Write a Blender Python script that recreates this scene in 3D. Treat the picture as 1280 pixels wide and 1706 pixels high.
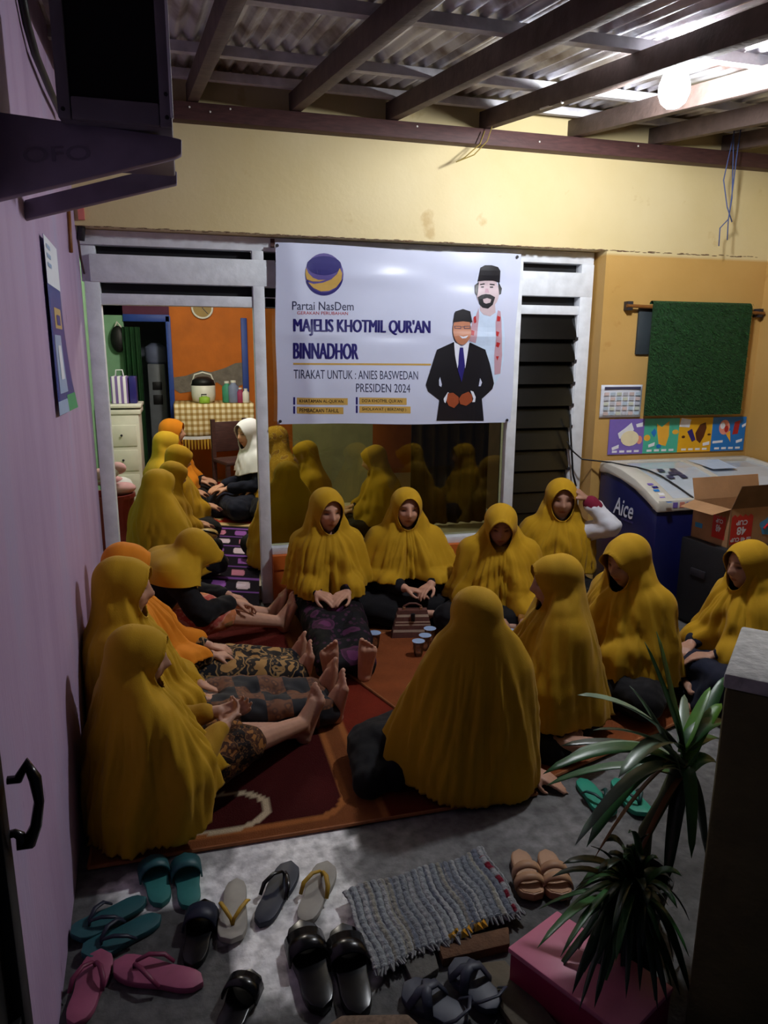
import bpy, bmesh, math, random
import numpy as np
from mathutils import Vector, Matrix, Euler
random.seed(7); np.random.seed(7)
for o in list(bpy.data.objects): bpy.data.objects.remove(o)
scene = bpy.context.scene
COL = scene.collection
PI = math.pi

# ---------------------------------------------------------------- camera
F = 1200.0; PITCH = .22147; YAW = .26458; ROLL = .006656; H = 1.68
CAM = np.array([0, 0, H])
_f = np.array([math.sin(YAW)*math.cos(PITCH), math.cos(YAW)*math.cos(PITCH), -math.sin(PITCH)])
_r = np.array([math.cos(YAW), -math.sin(YAW), 0.]); _u = np.cross(_r, _f)
RT = _r*math.cos(ROLL)+_u*math.sin(ROLL); UP = _u*math.cos(ROLL)-_r*math.sin(ROLL)
cd = bpy.data.cameras.new('camera'); cam = bpy.data.objects.new('camera', cd); COL.objects.link(cam)
cd.sensor_fit = 'HORIZONTAL'; cd.sensor_width = 36.0; cd.lens = F/1280*36; cd.clip_start = .02; cd.clip_end = 60
cam.matrix_world = Matrix(((RT[0], UP[0], -_f[0], 0), (RT[1], UP[1], -_f[1], 0), (RT[2], UP[2], -_f[2], H), (0, 0, 0, 1)))
scene.camera = cam
def ray(x, y): return _f+RT*(x-640)/F-UP*(y-853)/F
def fl(x, y, z=0.):                       # a point of height z that shows at pixel x, y
    r = ray(x, y); return CAM+r*((z-H)/r[2])
def at(x, y, Y):                          # a point of depth Y that shows at pixel x, y
    r = ray(x, y); return CAM+r*(Y/r[1])

# ---------------------------------------------------------------- world, exposure
w = bpy.data.worlds.new('night'); scene.world = w; w.use_nodes = True
w.node_tree.nodes['Background'].inputs[0].default_value = (.30, .34, .52, 1)
w.node_tree.nodes['Background'].inputs[1].default_value = .045
scene.view_settings.view_transform = 'Standard'; scene.view_settings.look = 'None'
scene.view_settings.exposure = 0.0; scene.view_settings.gamma = 1.0
scene.view_settings.use_curve_mapping = False
BULB_STRENGTH = 620.0       # bare bulb under the roof
ROOM_LAMP = 80.0            # lamp of the inner room, W

# ---------------------------------------------------------------- helpers
def lin(c):
    return tuple((v/255/12.92 if v/255 <= .04045 else ((v/255+.055)/1.055)**2.4) for v in c)
MATS = {}
def M(name, rgb, rough=.6, var=.12, scale=9., bump=0., bscale=60., metal=0., spec=.4, col2=None, mix=(.4, .6), emit=None, detail=4, stretch=None, attr=False, sheen=0.):
    m = bpy.data.materials.new(name); m.use_nodes = True; nt = m.node_tree; N = nt.nodes; L = nt.links
    b = N['Principled BSDF']
    b.inputs['Roughness'].default_value = rough; b.inputs['Metallic'].default_value = metal
    b.inputs['Specular IOR Level'].default_value = spec
    if sheen: b.inputs['Sheen Weight'].default_value = sheen
    tc = N.new('ShaderNodeTexCoord'); src = tc.outputs['Object']
    if stretch:
        mp = N.new('ShaderNodeMapping'); mp.inputs['Scale'].default_value = stretch
        L.new(src, mp.inputs['Vector']); src = mp.outputs['Vector']
    c = lin(rgb)
    n = N.new('ShaderNodeTexNoise'); n.inputs['Scale'].default_value = scale; n.inputs['Detail'].default_value = detail
    L.new(src, n.inputs['Vector'])
    rp = N.new('ShaderNodeValToRGB'); L.new(n.outputs['Fac'], rp.inputs['Fac'])
    e = rp.color_ramp.elements; e[0].position = mix[0]-.1*(col2 is None); e[1].position = mix[1]+.1*(col2 is None)
    if col2 is None:
        e[0].color = (*[max(0, v*(1-var)) for v in c], 1); e[1].color = (*[min(1, v*(1+var)) for v in c], 1)
    else:
        e[0].color = (*c, 1); e[1].color = (*lin(col2), 1)
    out = rp.outputs['Color']
    if attr:
        a = N.new('ShaderNodeVertexColor'); a.layer_name = 'Col'
        mx = N.new('ShaderNodeMixRGB'); mx.blend_type = 'MULTIPLY'; mx.inputs[0].default_value = 1
        L.new(out, mx.inputs[1]); L.new(a.outputs['Color'], mx.inputs[2]); out = mx.outputs['Color']
    L.new(out, b.inputs['Base Color'])
    if bump:
        n2 = N.new('ShaderNodeTexNoise'); n2.inputs['Scale'].default_value = bscale; n2.inputs['Detail'].default_value = 3
        L.new(src, n2.inputs['Vector'])
        bp = N.new('ShaderNodeBump'); bp.inputs['Strength'].default_value = bump; bp.inputs['Distance'].default_value = .01
        L.new(n2.outputs['Fac'], bp.inputs['Height']); L.new(bp.outputs['Normal'], b.inputs['Normal'])
    if emit:
        b.inputs['Emission Color'].default_value = (*emit[0], 1); b.inputs['Emission Strength'].default_value = emit[1]
    MATS[name] = m
    return m
def nodes_of(m): return m.node_tree.nodes, m.node_tree.links, m.node_tree.nodes['Principled BSDF']
def ramp(N, stops, interp='LINEAR'):
    rp = N.new('ShaderNodeValToRGB'); rp.color_ramp.interpolation = interp
    els = rp.color_ramp.elements
    while len(els) < len(stops): els.new(.5)
    for e, (p, c) in zip(els, stops): e.position = p; e.color = (*lin(c), 1)
    return rp

def wmat(o):
    m = o.matrix_basis.copy(); p = o.parent
    while p: m = p.matrix_basis @ m; p = p.parent
    return m
class MB:
    def __init__(s): s.v = []; s.f = []; s.c = None
    def add(s, vs, fs):
        k = len(s.v); s.v += [tuple(map(float, p)) for p in vs]; s.f += [tuple(i+k for i in f) for f in fs]; return s
    def box(s, x0, x1, y0, y1, z0, z1, R=None, o=(0, 0, 0)):
        vs = [Vector(p) for p in ((x0,y0,z0),(x1,y0,z0),(x1,y1,z0),(x0,y1,z0),(x0,y0,z1),(x1,y0,z1),(x1,y1,z1),(x0,y1,z1))]
        if R is not None: vs = [R @ p+Vector(o) for p in vs]
        return s.add(vs, [(0,3,2,1),(4,5,6,7),(0,1,5,4),(1,2,6,5),(2,3,7,6),(3,0,4,7)])
    def hexa(s, p8): return s.add(p8, [(0,3,2,1),(4,5,6,7),(0,1,5,4),(1,2,6,5),(2,3,7,6),(3,0,4,7)])
    def bar(s, a, b, wx, wz, upv=(0, 0, 1)):
        a = Vector(a); b = Vector(b); d = (b-a).normalized(); sd = d.cross(Vector(upv)).normalized(); u = sd.cross(d)
        P = []
        for q in (a, b):
            P.append([q-sd*wx/2-u*wz/2, q+sd*wx/2-u*wz/2, q+sd*wx/2+u*wz/2, q-sd*wx/2+u*wz/2])
        return s.add(P[0]+P[1], [(3,2,1,0),(4,5,6,7),(0,1,5,4),(1,2,6,5),(2,3,7,6),(3,0,4,7)])
    def tube(s, path, rad, n=8, caps=True, flat=1.0, closed=False):
        path = [Vector(p) for p in path]; m = len(path)
        if not hasattr(rad, '__len__'): rad = [rad]*m
        vs = []; prev = None
        for i, p in enumerate(path):
            if closed: d = path[(i+1) % m]-path[i-1]
            else: d = path[min(i+1, m-1)]-path[max(i-1, 0)]
            d.normalize()
            if prev is None:
                a = Vector((0, 0, 1)) if abs(d.z) < .9 else Vector((1, 0, 0))
                x = d.cross(a).normalized()
            else: x = (prev-d*prev.dot(d)).normalized()
            prev = x; y = d.cross(x)
            for k in range(n):
                t = 2*PI*k/n; vs.append(p+x*math.cos(t)*rad[i]+y*math.sin(t)*rad[i]*flat)
        fs = []
        for i in range(m if closed else m-1):
            j = (i+1) % m
            for k in range(n):
                fs.append((i*n+k, i*n+(k+1) % n, j*n+(k+1) % n, j*n+k))
        if caps and not closed: fs += [tuple(range(n))[::-1], tuple((m-1)*n+k for k in range(n))]
        return s.add(vs, fs)
    def capsule(s, a, b, ra, rb, n=12):
        a = Vector(a); b = Vector(b); d = b-a
        if d.length < 1e-5: d = Vector((0, 0, 1e-4))
        d.normalize(); path = []; rad = []
        for t in (89, 65, 40, 18): path.append(a-d*ra*math.sin(math.radians(t))); rad.append(ra*math.cos(math.radians(t)))
        path += [a, b]; rad += [ra, rb]
        for t in (18, 40, 65, 89): path.append(b+d*rb*math.sin(math.radians(t))); rad.append(rb*math.cos(math.radians(t)))
        return s.tube(path, rad, n)
    def lathe(s, prof, n=20, c=(0, 0, 0), axis='z'):
        vs = []
        for r, h in prof:
            for k in range(n):
                t = 2*PI*k/n; x, y = r*math.cos(t), r*math.sin(t)
                p = (x, y, h) if axis == 'z' else ((x, h, y) if axis == 'y' else (h, x, y))
                vs.append((p[0]+c[0], p[1]+c[1], p[2]+c[2]))
        m = len(prof); fs = []
        for i in range(m-1):
            for k in range(n): fs.append((i*n+k, i*n+(k+1) % n, (i+1)*n+(k+1) % n, (i+1)*n+k))
        if prof[0][0] > 1e-4: fs.append(tuple(range(n))[::-1])
        if prof[-1][0] > 1e-4: fs.append(tuple((m-1)*n+k for k in range(n)))
        return s.add(vs, fs)
    def ell(s, c, r, nu=16, nv=10, R=None):
        vs = []; c = Vector(c)
        for j in range(nv+1):
            p = PI*j/nv
            for k in range(nu):
                t = 2*PI*k/nu; v = Vector((r[0]*math.sin(p)*math.cos(t), r[1]*math.sin(p)*math.sin(t), -r[2]*math.cos(p)))
                vs.append(c+(R @ v if R else v))
        fs = [(j*nu+k, j*nu+(k+1) % nu, (j+1)*nu+(k+1) % nu, (j+1)*nu+k) for j in range(nv) for k in range(nu)]
        return s.add(vs, fs)
    def prism(s, poly, z0, z1, mp=lambda x, y, z: (x, y, z)):
        n = len(poly); vs = [mp(x, y, z0) for x, y in poly]+[mp(x, y, z1) for x, y in poly]
        return s.add(vs, [tuple(range(n))[::-1], tuple(range(n, 2*n))]+[(i, (i+1) % n, n+(i+1) % n, n+i) for i in range(n)])
    def grid(s, fn, nu, nv, two=False):
        vs = [fn(i/nu, j/nv) for j in range(nv+1) for i in range(nu+1)]
        return s.add(vs, [(j*(nu+1)+i, j*(nu+1)+i+1, (j+1)*(nu+1)+i+1, (j+1)*(nu+1)+i) for j in range(nv) for i in range(nu)])
    def build(s, name, mat, parent=None, world=True, smooth=False, loc=None, bevel=0, solid=0, fix=True):
        me = bpy.data.meshes.new(name); vs = s.v
        if parent is not None and world:
            mi = wmat(parent).inverted(); vs = [tuple(mi @ Vector(p)) for p in vs]
        if parent is None and loc is not None: vs = [(p[0]-loc[0], p[1]-loc[1], p[2]-loc[2]) for p in vs]
        me.from_pydata(vs, [], s.f)
        if fix:
            bm = bmesh.new(); bm.from_mesh(me); bmesh.ops.remove_doubles(bm, verts=bm.verts, dist=1e-6) if s.c is None else None
            bmesh.ops.recalc_face_normals(bm, faces=bm.faces)
            if bevel:
                es = [e for e in bm.edges if len(e.link_faces) == 2 and e.calc_face_angle(0) > .6]
                bmesh.ops.bevel(bm, geom=es, offset=bevel, segments=2, affect='EDGES', profile=.5, clamp_overlap=True)
            bm.to_mesh(me); bm.free()
        if s.c is not None:
            a = me.color_attributes.new('Col', 'FLOAT_COLOR', 'POINT'); a.data.foreach_set('color', np.asarray(s.c, np.float32).ravel())
        if smooth: me.shade_smooth()
        if bevel and not smooth:
            me.shade_smooth(); 
            try: me.set_sharp_from_angle(angle=.7)
            except Exception: pass
        me.materials.append(mat if not isinstance(mat, str) else MATS[mat])
        o = bpy.data.objects.new(name, me); COL.objects.link(o)
        if parent is not None: o.parent = parent
        elif loc is not None: o.location = loc
        if solid:
            md = o.modifiers.new('thickness', 'SOLIDIFY'); md.thickness = solid; md.offset = 0
        return o
def tag(o, label, cat, group=None, kind=None):
    if label: o['label'] = label
    if cat: o['category'] = cat
    if group: o['group'] = group
    if kind: o['kind'] = kind
    return o
def thing(name, label, cat, loc=(0, 0, 0), rotz=0, group=None, kind=None):
    o = bpy.data.objects.new(name, None); COL.objects.link(o); o.empty_display_size = .05
    o.location = tuple(float(v) for v in loc); o.rotation_euler = (0, 0, rotz)
    return tag(o, label, cat, group, kind)
def struct(name, label=None):
    o = thing(name, label, None, kind='structure'); return o
def bx(name, mat, parent, *a, bevel=0, **k):
    return MB().box(*a).build(name, mat, parent, bevel=bevel, **k)
def text2d(body, size=1., sx=1., offset=0., shear=0., align='LEFT', spacing=1.):
    c = bpy.data.curves.new('t', 'FONT'); c.body = body; c.size = size; c.offset = offset; c.shear = shear; c.align_x = align
    c.space_character = spacing; c.resolution_u = 3; c.fill_mode = 'BOTH'
    o = bpy.data.objects.new('t', c); COL.objects.link(o)
    dg = bpy.context.evaluated_depsgraph_get(); me = bpy.data.meshes.new_from_object(o.evaluated_get(dg))
    vs = [(v.co.x*sx, v.co.y) for v in me.vertices]; fs = [tuple(p.vertices) for p in me.polygons]
    bpy.data.objects.remove(o); bpy.data.curves.remove(c); bpy.data.meshes.remove(me)
    return vs, fs
def fit_text(body, x0, x1, y0, y1, **k):       # text scaled into a rectangle
    vs, fs = text2d(body, **k); A = np.array(vs); mn = A.min(0); mx = A.max(0)
    A = (A-mn)/(mx-mn)*[x1-x0, y1-y0]+[x0, y0]
    return [tuple(p) for p in A], fs
def remesh(mb, voxel, smooth_it=2, fac=.5):
    me = bpy.data.meshes.new('r'); me.from_pydata(mb.v, [], mb.f)
    bm = bmesh.new(); bm.from_mesh(me); bmesh.ops.remove_doubles(bm, verts=bm.verts, dist=1e-5); bmesh.ops.recalc_face_normals(bm, faces=bm.faces); bm.to_mesh(me); bm.free()
    o = bpy.data.objects.new('r', me); COL.objects.link(o)
    md = o.modifiers.new('r', 'REMESH'); md.mode = 'VOXEL'; md.voxel_size = voxel
    if smooth_it:
        sm = o.modifiers.new('s', 'SMOOTH'); sm.factor = fac; sm.iterations = smooth_it
    dg = bpy.context.evaluated_depsgraph_get(); r = bpy.data.meshes.new_from_object(o.evaluated_get(dg))
    n = len(r.vertices); V = np.empty(n*3, np.float32); r.vertices.foreach_get('co', V); V = V.reshape(-1, 3)
    bpy.data.objects.remove(o); bpy.data.meshes.remove(me)
    return r, V.astype(float)
def noise3(P, f, seed=0):
    # cheap smooth pseudo-noise
    s = np.zeros(len(P)); rs = np.random.RandomState(seed)
    for _ in range(6):
        d = rs.normal(size=3); d /= np.linalg.norm(d); s += np.sin((P@d)*f*rs.uniform(.6, 1.6)+rs.uniform(0, 6.28))
    return s/3.5
# ---------------------------------------------------------------- materials
M('purple', (158, 116, 168), .55, .10, 2.2, .25, 25, stretch=(1, 3, .6), detail=6)
M('white_paint', (222, 226, 232), .45, .10, 14, .15, 40, detail=6)
M('orange_paint', (184, 92, 30), .6, .15, 6, .2, 30)
M('dark_wood', (74, 46, 44), .6, .25, 12, .2, 50, stretch=(1, 6, 6))
M('rafter_wood', (88, 72, 66), .7, .25, 14, .25, 40)
M('purlin', (196, 194, 198), .6, .25, 9, .2, 40)
M('concrete_floor', (208, 208, 210), .75, .38, 24, .5, 35, attr=True, detail=8)
M('mint', (130, 176, 140), .7, .08)
M('room_orange', (196, 104, 22), .7, .12, 5, .2, 20)
M('blue_paint', (34, 66, 150), .5, .12)
M('grey_plaster', (120, 112, 104), .85, .2, 14, .4, 60)
M('room_grey', (150, 146, 120), .7, .1)
M('maroon', (84, 30, 60), .7, .1)
M('tile_floor', (198, 188, 170), .35, .08)
M('black', (14, 14, 17), .5, .2)
M('dark_metal', (40, 38, 44), .45, .2, 20)
M('bracket', (136, 124, 144), .55, .15, 10)
M('white_plastic', (225, 222, 212), .4, .06)
M('curtain_green', (20, 62, 30), .8, .3, 6)
M('rust_sheet', (224, 224, 232), .38, .2, 3, .2, 40, metal=.45, col2=(116, 92, 82), mix=(.48, .66), detail=7)

# wall paint: cream above the lintel line, deeper yellow below, with smoke marks
m = M('yellow_wall', (226, 200, 128), .6, .06, 2.0, .12, 30)
N, L, B = nodes_of(m)
g = N.new('ShaderNodeNewGeometry'); sp = N.new('ShaderNodeSeparateXYZ'); L.new(g.outputs['Position'], sp.inputs[0])
mr = N.new('ShaderNodeMapRange'); mr.inputs[1].default_value = 2.31; mr.inputs[2].default_value = 2.33; L.new(sp.outputs['Z'], mr.inputs[0])
n1 = N.new('ShaderNodeTexNoise'); n1.inputs['Scale'].default_value = 1.7; n1.inputs['Detail'].default_value = 8
tc = N.new('ShaderNodeTexCoord'); L.new(tc.outputs['Object'], n1.inputs['Vector'])
ru = ramp(N, [(.3, (206, 187, 136)), (.7, (216, 199, 154))]); rl = ramp(N, [(.3, (186, 146, 78)), (.7, (200, 160, 94))])
L.new(n1.outputs['Fac'], ru.inputs[0]); L.new(n1.outputs['Fac'], rl.inputs[0])
mx = N.new('ShaderNodeMixRGB'); L.new(mr.outputs[0], mx.inputs[0]); L.new(rl.outputs[0], mx.inputs[1]); L.new(ru.outputs[0], mx.inputs[2])
n2 = N.new('ShaderNodeTexNoise'); n2.inputs['Scale'].default_value = 5; n2.inputs['Detail'].default_value = 9; L.new(tc.outputs['Object'], n2.inputs['Vector'])
rd = ramp(N, [(.66, (255, 255, 255)), (.74, (214, 190, 150))]); L.new(n2.outputs['Fac'], rd.inputs[0])
mu = N.new('ShaderNodeMixRGB'); mu.blend_type = 'MULTIPLY'; mu.inputs[0].default_value = .6; L.new(mx.outputs[0], mu.inputs[1]); L.new(rd.outputs[0], mu.inputs[2])
L.new(mu.outputs[0], B.inputs['Base Color'])

# purple limewash: streaks and scuffs
m = MATS['purple']; N, L, B = nodes_of(m)
tc = N.new('ShaderNodeTexCoord'); mp = N.new('ShaderNodeMapping'); mp.inputs['Scale'].default_value = (2, 3, .5); L.new(tc.outputs['Object'], mp.inputs[0])
n1 = N.new('ShaderNodeTexNoise'); n1.inputs['Scale'].default_value = 1.6; n1.inputs['Detail'].default_value = 10; L.new(mp.outputs[0], n1.inputs[0])
r1 = ramp(N, [(.25, (158, 134, 170)), (.55, (176, 152, 186)), (.75, (166, 156, 190))]); L.new(n1.outputs['Fac'], r1.inputs[0])
mp2 = N.new('ShaderNodeMapping'); mp2.inputs['Scale'].default_value = (8, 20, 4); L.new(tc.outputs['Object'], mp2.inputs[0])
n2 = N.new('ShaderNodeTexNoise'); n2.inputs['Scale'].default_value = 1.2; n2.inputs['Detail'].default_value = 6; L.new(mp2.outputs[0], n2.inputs[0])
r2 = ramp(N, [(.70, (255, 255, 255)), (.76, (90, 80, 120))]); L.new(n2.outputs['Fac'], r2.inputs[0])
mu = N.new('ShaderNodeMixRGB'); mu.blend_type = 'MULTIPLY'; mu.inputs[0].default_value = .7; L.new(r1.outputs[0], mu.inputs[1]); L.new(r2.outputs[0], mu.inputs[2]); L.new(mu.outputs[0], B.inputs['Base Color'])

def glass_mat(name, tint, refl, rough=.02):
    m = bpy.data.materials.new(name); m.use_nodes = True; N = m.node_tree.nodes; L = m.node_tree.links; N.remove(N['Principled BSDF'])
    t = N.new('ShaderNodeBsdfTransparent'); t.inputs[0].default_value = (*tint, 1)
    gl = N.new('ShaderNodeBsdfGlossy'); gl.inputs['Roughness'].default_value = rough; gl.inputs[0].default_value = (1, 1, 1, 1)
    mxs = N.new('ShaderNodeMixShader'); fr = N.new('ShaderNodeFresnel'); fr.inputs[0].default_value = 1.5
    ma = N.new('ShaderNodeMath'); ma.operation = 'MULTIPLY_ADD'; ma.inputs[1].default_value = 1.0; ma.inputs[2].default_value = refl; L.new(fr.outputs[0], ma.inputs[0])
    L.new(ma.outputs[0], mxs.inputs[0]); L.new(t.outputs[0], mxs.inputs[1]); L.new(gl.outputs[0], mxs.inputs[2]); L.new(mxs.outputs[0], N['Material Output'].inputs[0])
    MATS[name] = m; return m
glass_mat('tinted_pane', (.72, .74, .6), .02)
glass_mat('louvre_glass', (.05, .06, .06), .02, .25)
glass_mat('clear_plastic', (.86, .9, .94), .08, .1)

# ---------------------------------------------------------------- structure
YB, YF = 4.55, 4.67
LX = lambda y: -.398-.055*(y-1.664)
# floor of the terrace
fo = MB()
fx0, fx1, fy0, fy1, nx, ny = -.75, 4.2, -.6, 4.9, 165, 183
pts = np.array([(fx0+(fx1-fx0)*i/nx, fy0+(fy1-fy0)*j/ny) for j in range(ny+1) for i in range(nx+1)])
P3 = np.c_[pts, np.zeros(len(pts))]
fo.add(P3, [(j*(nx+1)+i, j*(nx+1)+i+1, (j+1)*(nx+1)+i+1, (j+1)*(nx+1)+i) for j in range(ny) for i in range(nx)])
def inpoly(P, poly):
    x, y = P[:, 0], P[:, 1]; r = np.zeros(len(P), bool); n = len(poly)
    for i in range(n):
        (xa, ya), (xb, yb) = poly[i], poly[(i+1) % n]
        c = ((ya > y) != (yb > y)) & (x < (xb-xa)*(y-ya)/(yb-ya+1e-12)+xa); r ^= c
    return r
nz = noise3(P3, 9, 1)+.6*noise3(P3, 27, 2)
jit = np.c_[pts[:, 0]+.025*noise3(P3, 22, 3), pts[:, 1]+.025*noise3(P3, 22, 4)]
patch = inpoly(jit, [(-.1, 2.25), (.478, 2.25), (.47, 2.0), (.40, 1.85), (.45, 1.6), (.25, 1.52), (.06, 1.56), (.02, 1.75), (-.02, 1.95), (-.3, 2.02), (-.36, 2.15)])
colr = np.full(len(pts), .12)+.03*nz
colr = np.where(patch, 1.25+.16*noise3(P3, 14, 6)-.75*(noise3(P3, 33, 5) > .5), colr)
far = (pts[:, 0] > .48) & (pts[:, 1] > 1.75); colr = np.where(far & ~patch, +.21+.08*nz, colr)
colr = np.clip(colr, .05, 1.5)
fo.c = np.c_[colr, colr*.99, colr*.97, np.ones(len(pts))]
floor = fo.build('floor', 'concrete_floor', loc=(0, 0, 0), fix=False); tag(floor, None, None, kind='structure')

# left wall, slightly splayed
wl = MB().hexa([(LX(-.4)-.12, -.4, 0), (LX(-.4), -.4, 0), (LX(4.7), 4.7, 0), (LX(4.7)-.12, 4.7, 0), (LX(-.4)-.12, -.4, 3.2), (LX(-.4), -.4, 3.2), (LX(4.7), 4.7, 3.2), (LX(4.7)-.12, 4.7, 3.2)]).build('wall_left', 'purple'); tag(wl, None, None, kind='structure')
# yellow wall over and beside the frames
wb = MB().box(LX(4.6), 4.1, YB, 4.75, 2.345, 3.3)
wb.box(2.775, 4.1, YB, 4.75, 0, 2.345)
wb = wb.build('wall_back', 'yellow_wall'); tag(wb, None, None, kind='structure')
wr = MB().box(4.08, 4.2, 1.2, YB, 0, 3.2).build('wall_right', 'yellow_wall'); tag(wr, None, None, kind='structure')
lw_ = MB().box(.49, 2.775, 4.61, 4.75, 0, .25).build('wall_under_window', 'orange_paint'); tag(lw_, None, None, kind='structure')
bx('trim', M('sill_orange', (206, 104, 36), .5, .1), lw_, .49, 2.775, 4.60, 4.75, .25, .345)
# plaster drips along the lintel line
dr = MB()
rs = random.Random(3)
for i in range(260):
    x = rs.uniform(-.5, 4.0); s = rs.uniform(.002, .008)
    dr.ell((x, YB-.001, 2.343+rs.uniform(-.004, .004)), (s*3, .003, s*.4), 6, 4)
o = dr.build('crack', M('crack_dirt', (110, 84, 62), .9), wb); o['kind'] = 'stuff'
# wall plate beam
bm_ = bx('trim_1', 'dark_wood', None, -.6, 4.08, 4.47, 4.555, 2.908, 3.0, bevel=.004); tag(bm_, None, None, kind='structure')
nl = MB()
for x in (.09, .2, .31, 1.4, 2.2, 2.9): nl.ell((x, 4.468, 2.96+rs.uniform(-.02, .02)), (.006, .004, .006), 6, 4)
nl.build('nail', 'white_plastic', bm_)

# ---------------------------------------------------------------- roof
ceil_ = struct('ceiling')
SL = .125
def rz(y, h=0): return 3.012-SL*(4.55-y)+h
YE = .2
RX = (-.47, .107, .678, 1.254, 1.852, 2.46, 3.05, 3.62)
for x in RX:
    u = 4.545-YE; w2 = .03; a = (x, 4.545); b = (x+.06*u, YE)
    MB().hexa([(a[0]-w2, a[1], rz(a[1])), (a[0]+w2, a[1], rz(a[1])), (b[0]+w2, b[1], rz(b[1])), (b[0]-w2, b[1], rz(b[1])),
               (a[0]-w2, a[1], rz(a[1], .1)), (a[0]+w2, a[1], rz(a[1], .1)), (b[0]+w2, b[1], rz(b[1], .1)), (b[0]-w2, b[1], rz(b[1], .1))]).build('rafter', 'rafter_wood', ceil_, bevel=.003)
for y in (4.42, 3.87, 3.02, 2.15, 1.3, .5):
    MB().hexa([(-.95, y-.03, rz(y-.03, .1)), (4.07, y-.03, rz(y-.03, .1)), (4.07, y+.03, rz(y+.03, .1)), (-.95, y+.03, rz(y+.03, .1)),
               (-.95, y-.03, rz(y-.03, .145)), (4.07, y-.03, rz(y-.03, .145)), (4.07, y+.03, rz(y+.03, .145)), (-.95, y+.03, rz(y+.03, .145))]).build('purlin', 'purlin', ceil_)
pitch = .076; wsh = .76
k = 0; x = -1.0
while x < 4.0:
    for (y0, y1, dz) in ((3.8, 4.56, .008), (2.0, 3.95, 0), (.1, 2.1, -.006)):
        n = 60
        vs = []; fs = []
        for j, yy in enumerate((y0, y1)):
            for i in range(n+1):
                xx = x+(wsh+.05)*i/n; vs.append((xx+.06*(4.55-yy), yy, rz(yy, .160+dz)+.014*math.sin(2*PI*xx/pitch)+.002*(k % 2)))
        fs = [(i, i+1, n+2+i, n+1+i) for i in range(n)]
        mb = MB().add(vs, fs); mb.build('roof_sheet', 'rust_sheet', ceil_, smooth=True, solid=.0015)
    x += wsh; k += 1

# bare bulb on the fifth rafter
bp = at(1123, 158, 3.08)
bu = thing('light_bulb', 'glowing bare white bulb hung under the roof rafter', 'light bulb', (bp[0], bp[1], bp[2]+.10))
me_ = M('bulb_glow', (255, 255, 255), emit=((.93, .96, 1.0), BULB_STRENGTH))
MB().lathe([(.001, -.155), (.03, -.150), (.053, -.13), (.066, -.095), (.066, -.06), (.052, -.02), (.034, .008), (.03, .015)], 20).build('glass', me_, bu, world=False, smooth=True)
MB().lathe([(.031, .012), (.033, .03), (.028, .06), (.024, .085)], 16).build('socket', 'white_plastic', bu, world=False, smooth=True)
wire = thing('bulb_cable', 'white cable looping along the rafter to the bulb', 'cable', (bp[0], bp[1], bp[2]+.18))
pth = []
for px, py in ((1120, 100), (1112, 92), (1095, 96), (1070, 108), (1048, 122), (1030, 133), (1005, 150), (985, 160), (960, 168), (937, 170), (900, 182)):
    u = (1120-px)/220*.9; pth.append(at(px, py, 3.05+u*.8))
MB().tube(pth, .005, 6).build('wire', 'white_plastic', wire, smooth=True)
for px, py, Y in ((1030, 133, 3.22), (937, 170, 3.6)): MB().ell(at(px, py, Y), (.009, .009, .009), 8, 6).build('clip', 'white_plastic', wire)

# inner-room lamp
ld = bpy.data.lights.new('room_lamp', 'POINT'); ld.energy = ROOM_LAMP; ld.color = (1, .93, .82); ld.shadow_soft_size = .09
lo = bpy.data.objects.new('room_lamp', ld); COL.objects.link(lo); lo.location = (.35, 6.6, 2.55)

# ---------------------------------------------------------------- timber frames in the opening
d1 = struct('door_1'); w1 = struct('window_1'); w2_ = struct('window_2')
def wp(name, par, *a, mat='white_paint'): return bx(name, mat, par, *a, bevel=.004)
ya, yb = YF, YF+.08
wp('frame_rail', d1, -.56, 2.755, ya, yb, 2.262, 2.343)
wp('frame_board', d1, -.51, .56, ya-.012, yb-.02, 2.055, 2.210)
wp('frame_rail', d1, -.54, .56, ya, yb, 1.930, 1.993)
wp('door_post', d1, -.545, -.462, ya-.006, yb-.004, 0, 2.057)
wp('door_post', d1, -.56, -.475, ya+.02, yb-.003, 2.058, 2.262)
wp('door_post', d1, .42, .490, ya-.01, yb, 0, 2.262)
wp('frame_board', w2_, 2.15, 2.755, ya-.008, yb-.02, 2.045, 2.205)
wp('frame_rail', w2_, 2.15, 2.755, ya, yb, 1.925, 1.985)
wp('frame_rail', w1, .49, 2.15, ya, yb, 2.05, 2.20)
wp('window_post', w1, 2.148, 2.222, ya-.01, yb, .345, 2.262)
wp('window_post', w2_, 2.662, 2.757, ya-.006, yb-.004, .345, 2.262)
wp('window_sill', w1, .49, 2.16, ya-.03, yb, .345, .392)
wp('window_sill', w2_, 2.22, 2.67, ya-.02, yb, .345, .41)
wp('window_rail', w1, .49, 2.15, ya, yb, 1.93, 1.99)
bx('pane', 'tinted_pane', w1, .49, 2.148, YF+.035, YF+.041, .392, 1.93)
bx('back_board', 'black', d1, -.475, .42, YF+.075, YF+.085, 1.93, 2.3)
bx('back_board', 'black', w1, .49, 2.15, YF+.075, YF+.085, 1.93, 2.3)
bx('back_board', 'black', w2_, 2.2, 2.7, YF+.075, YF+.085, 1.9, 2.3)
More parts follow.
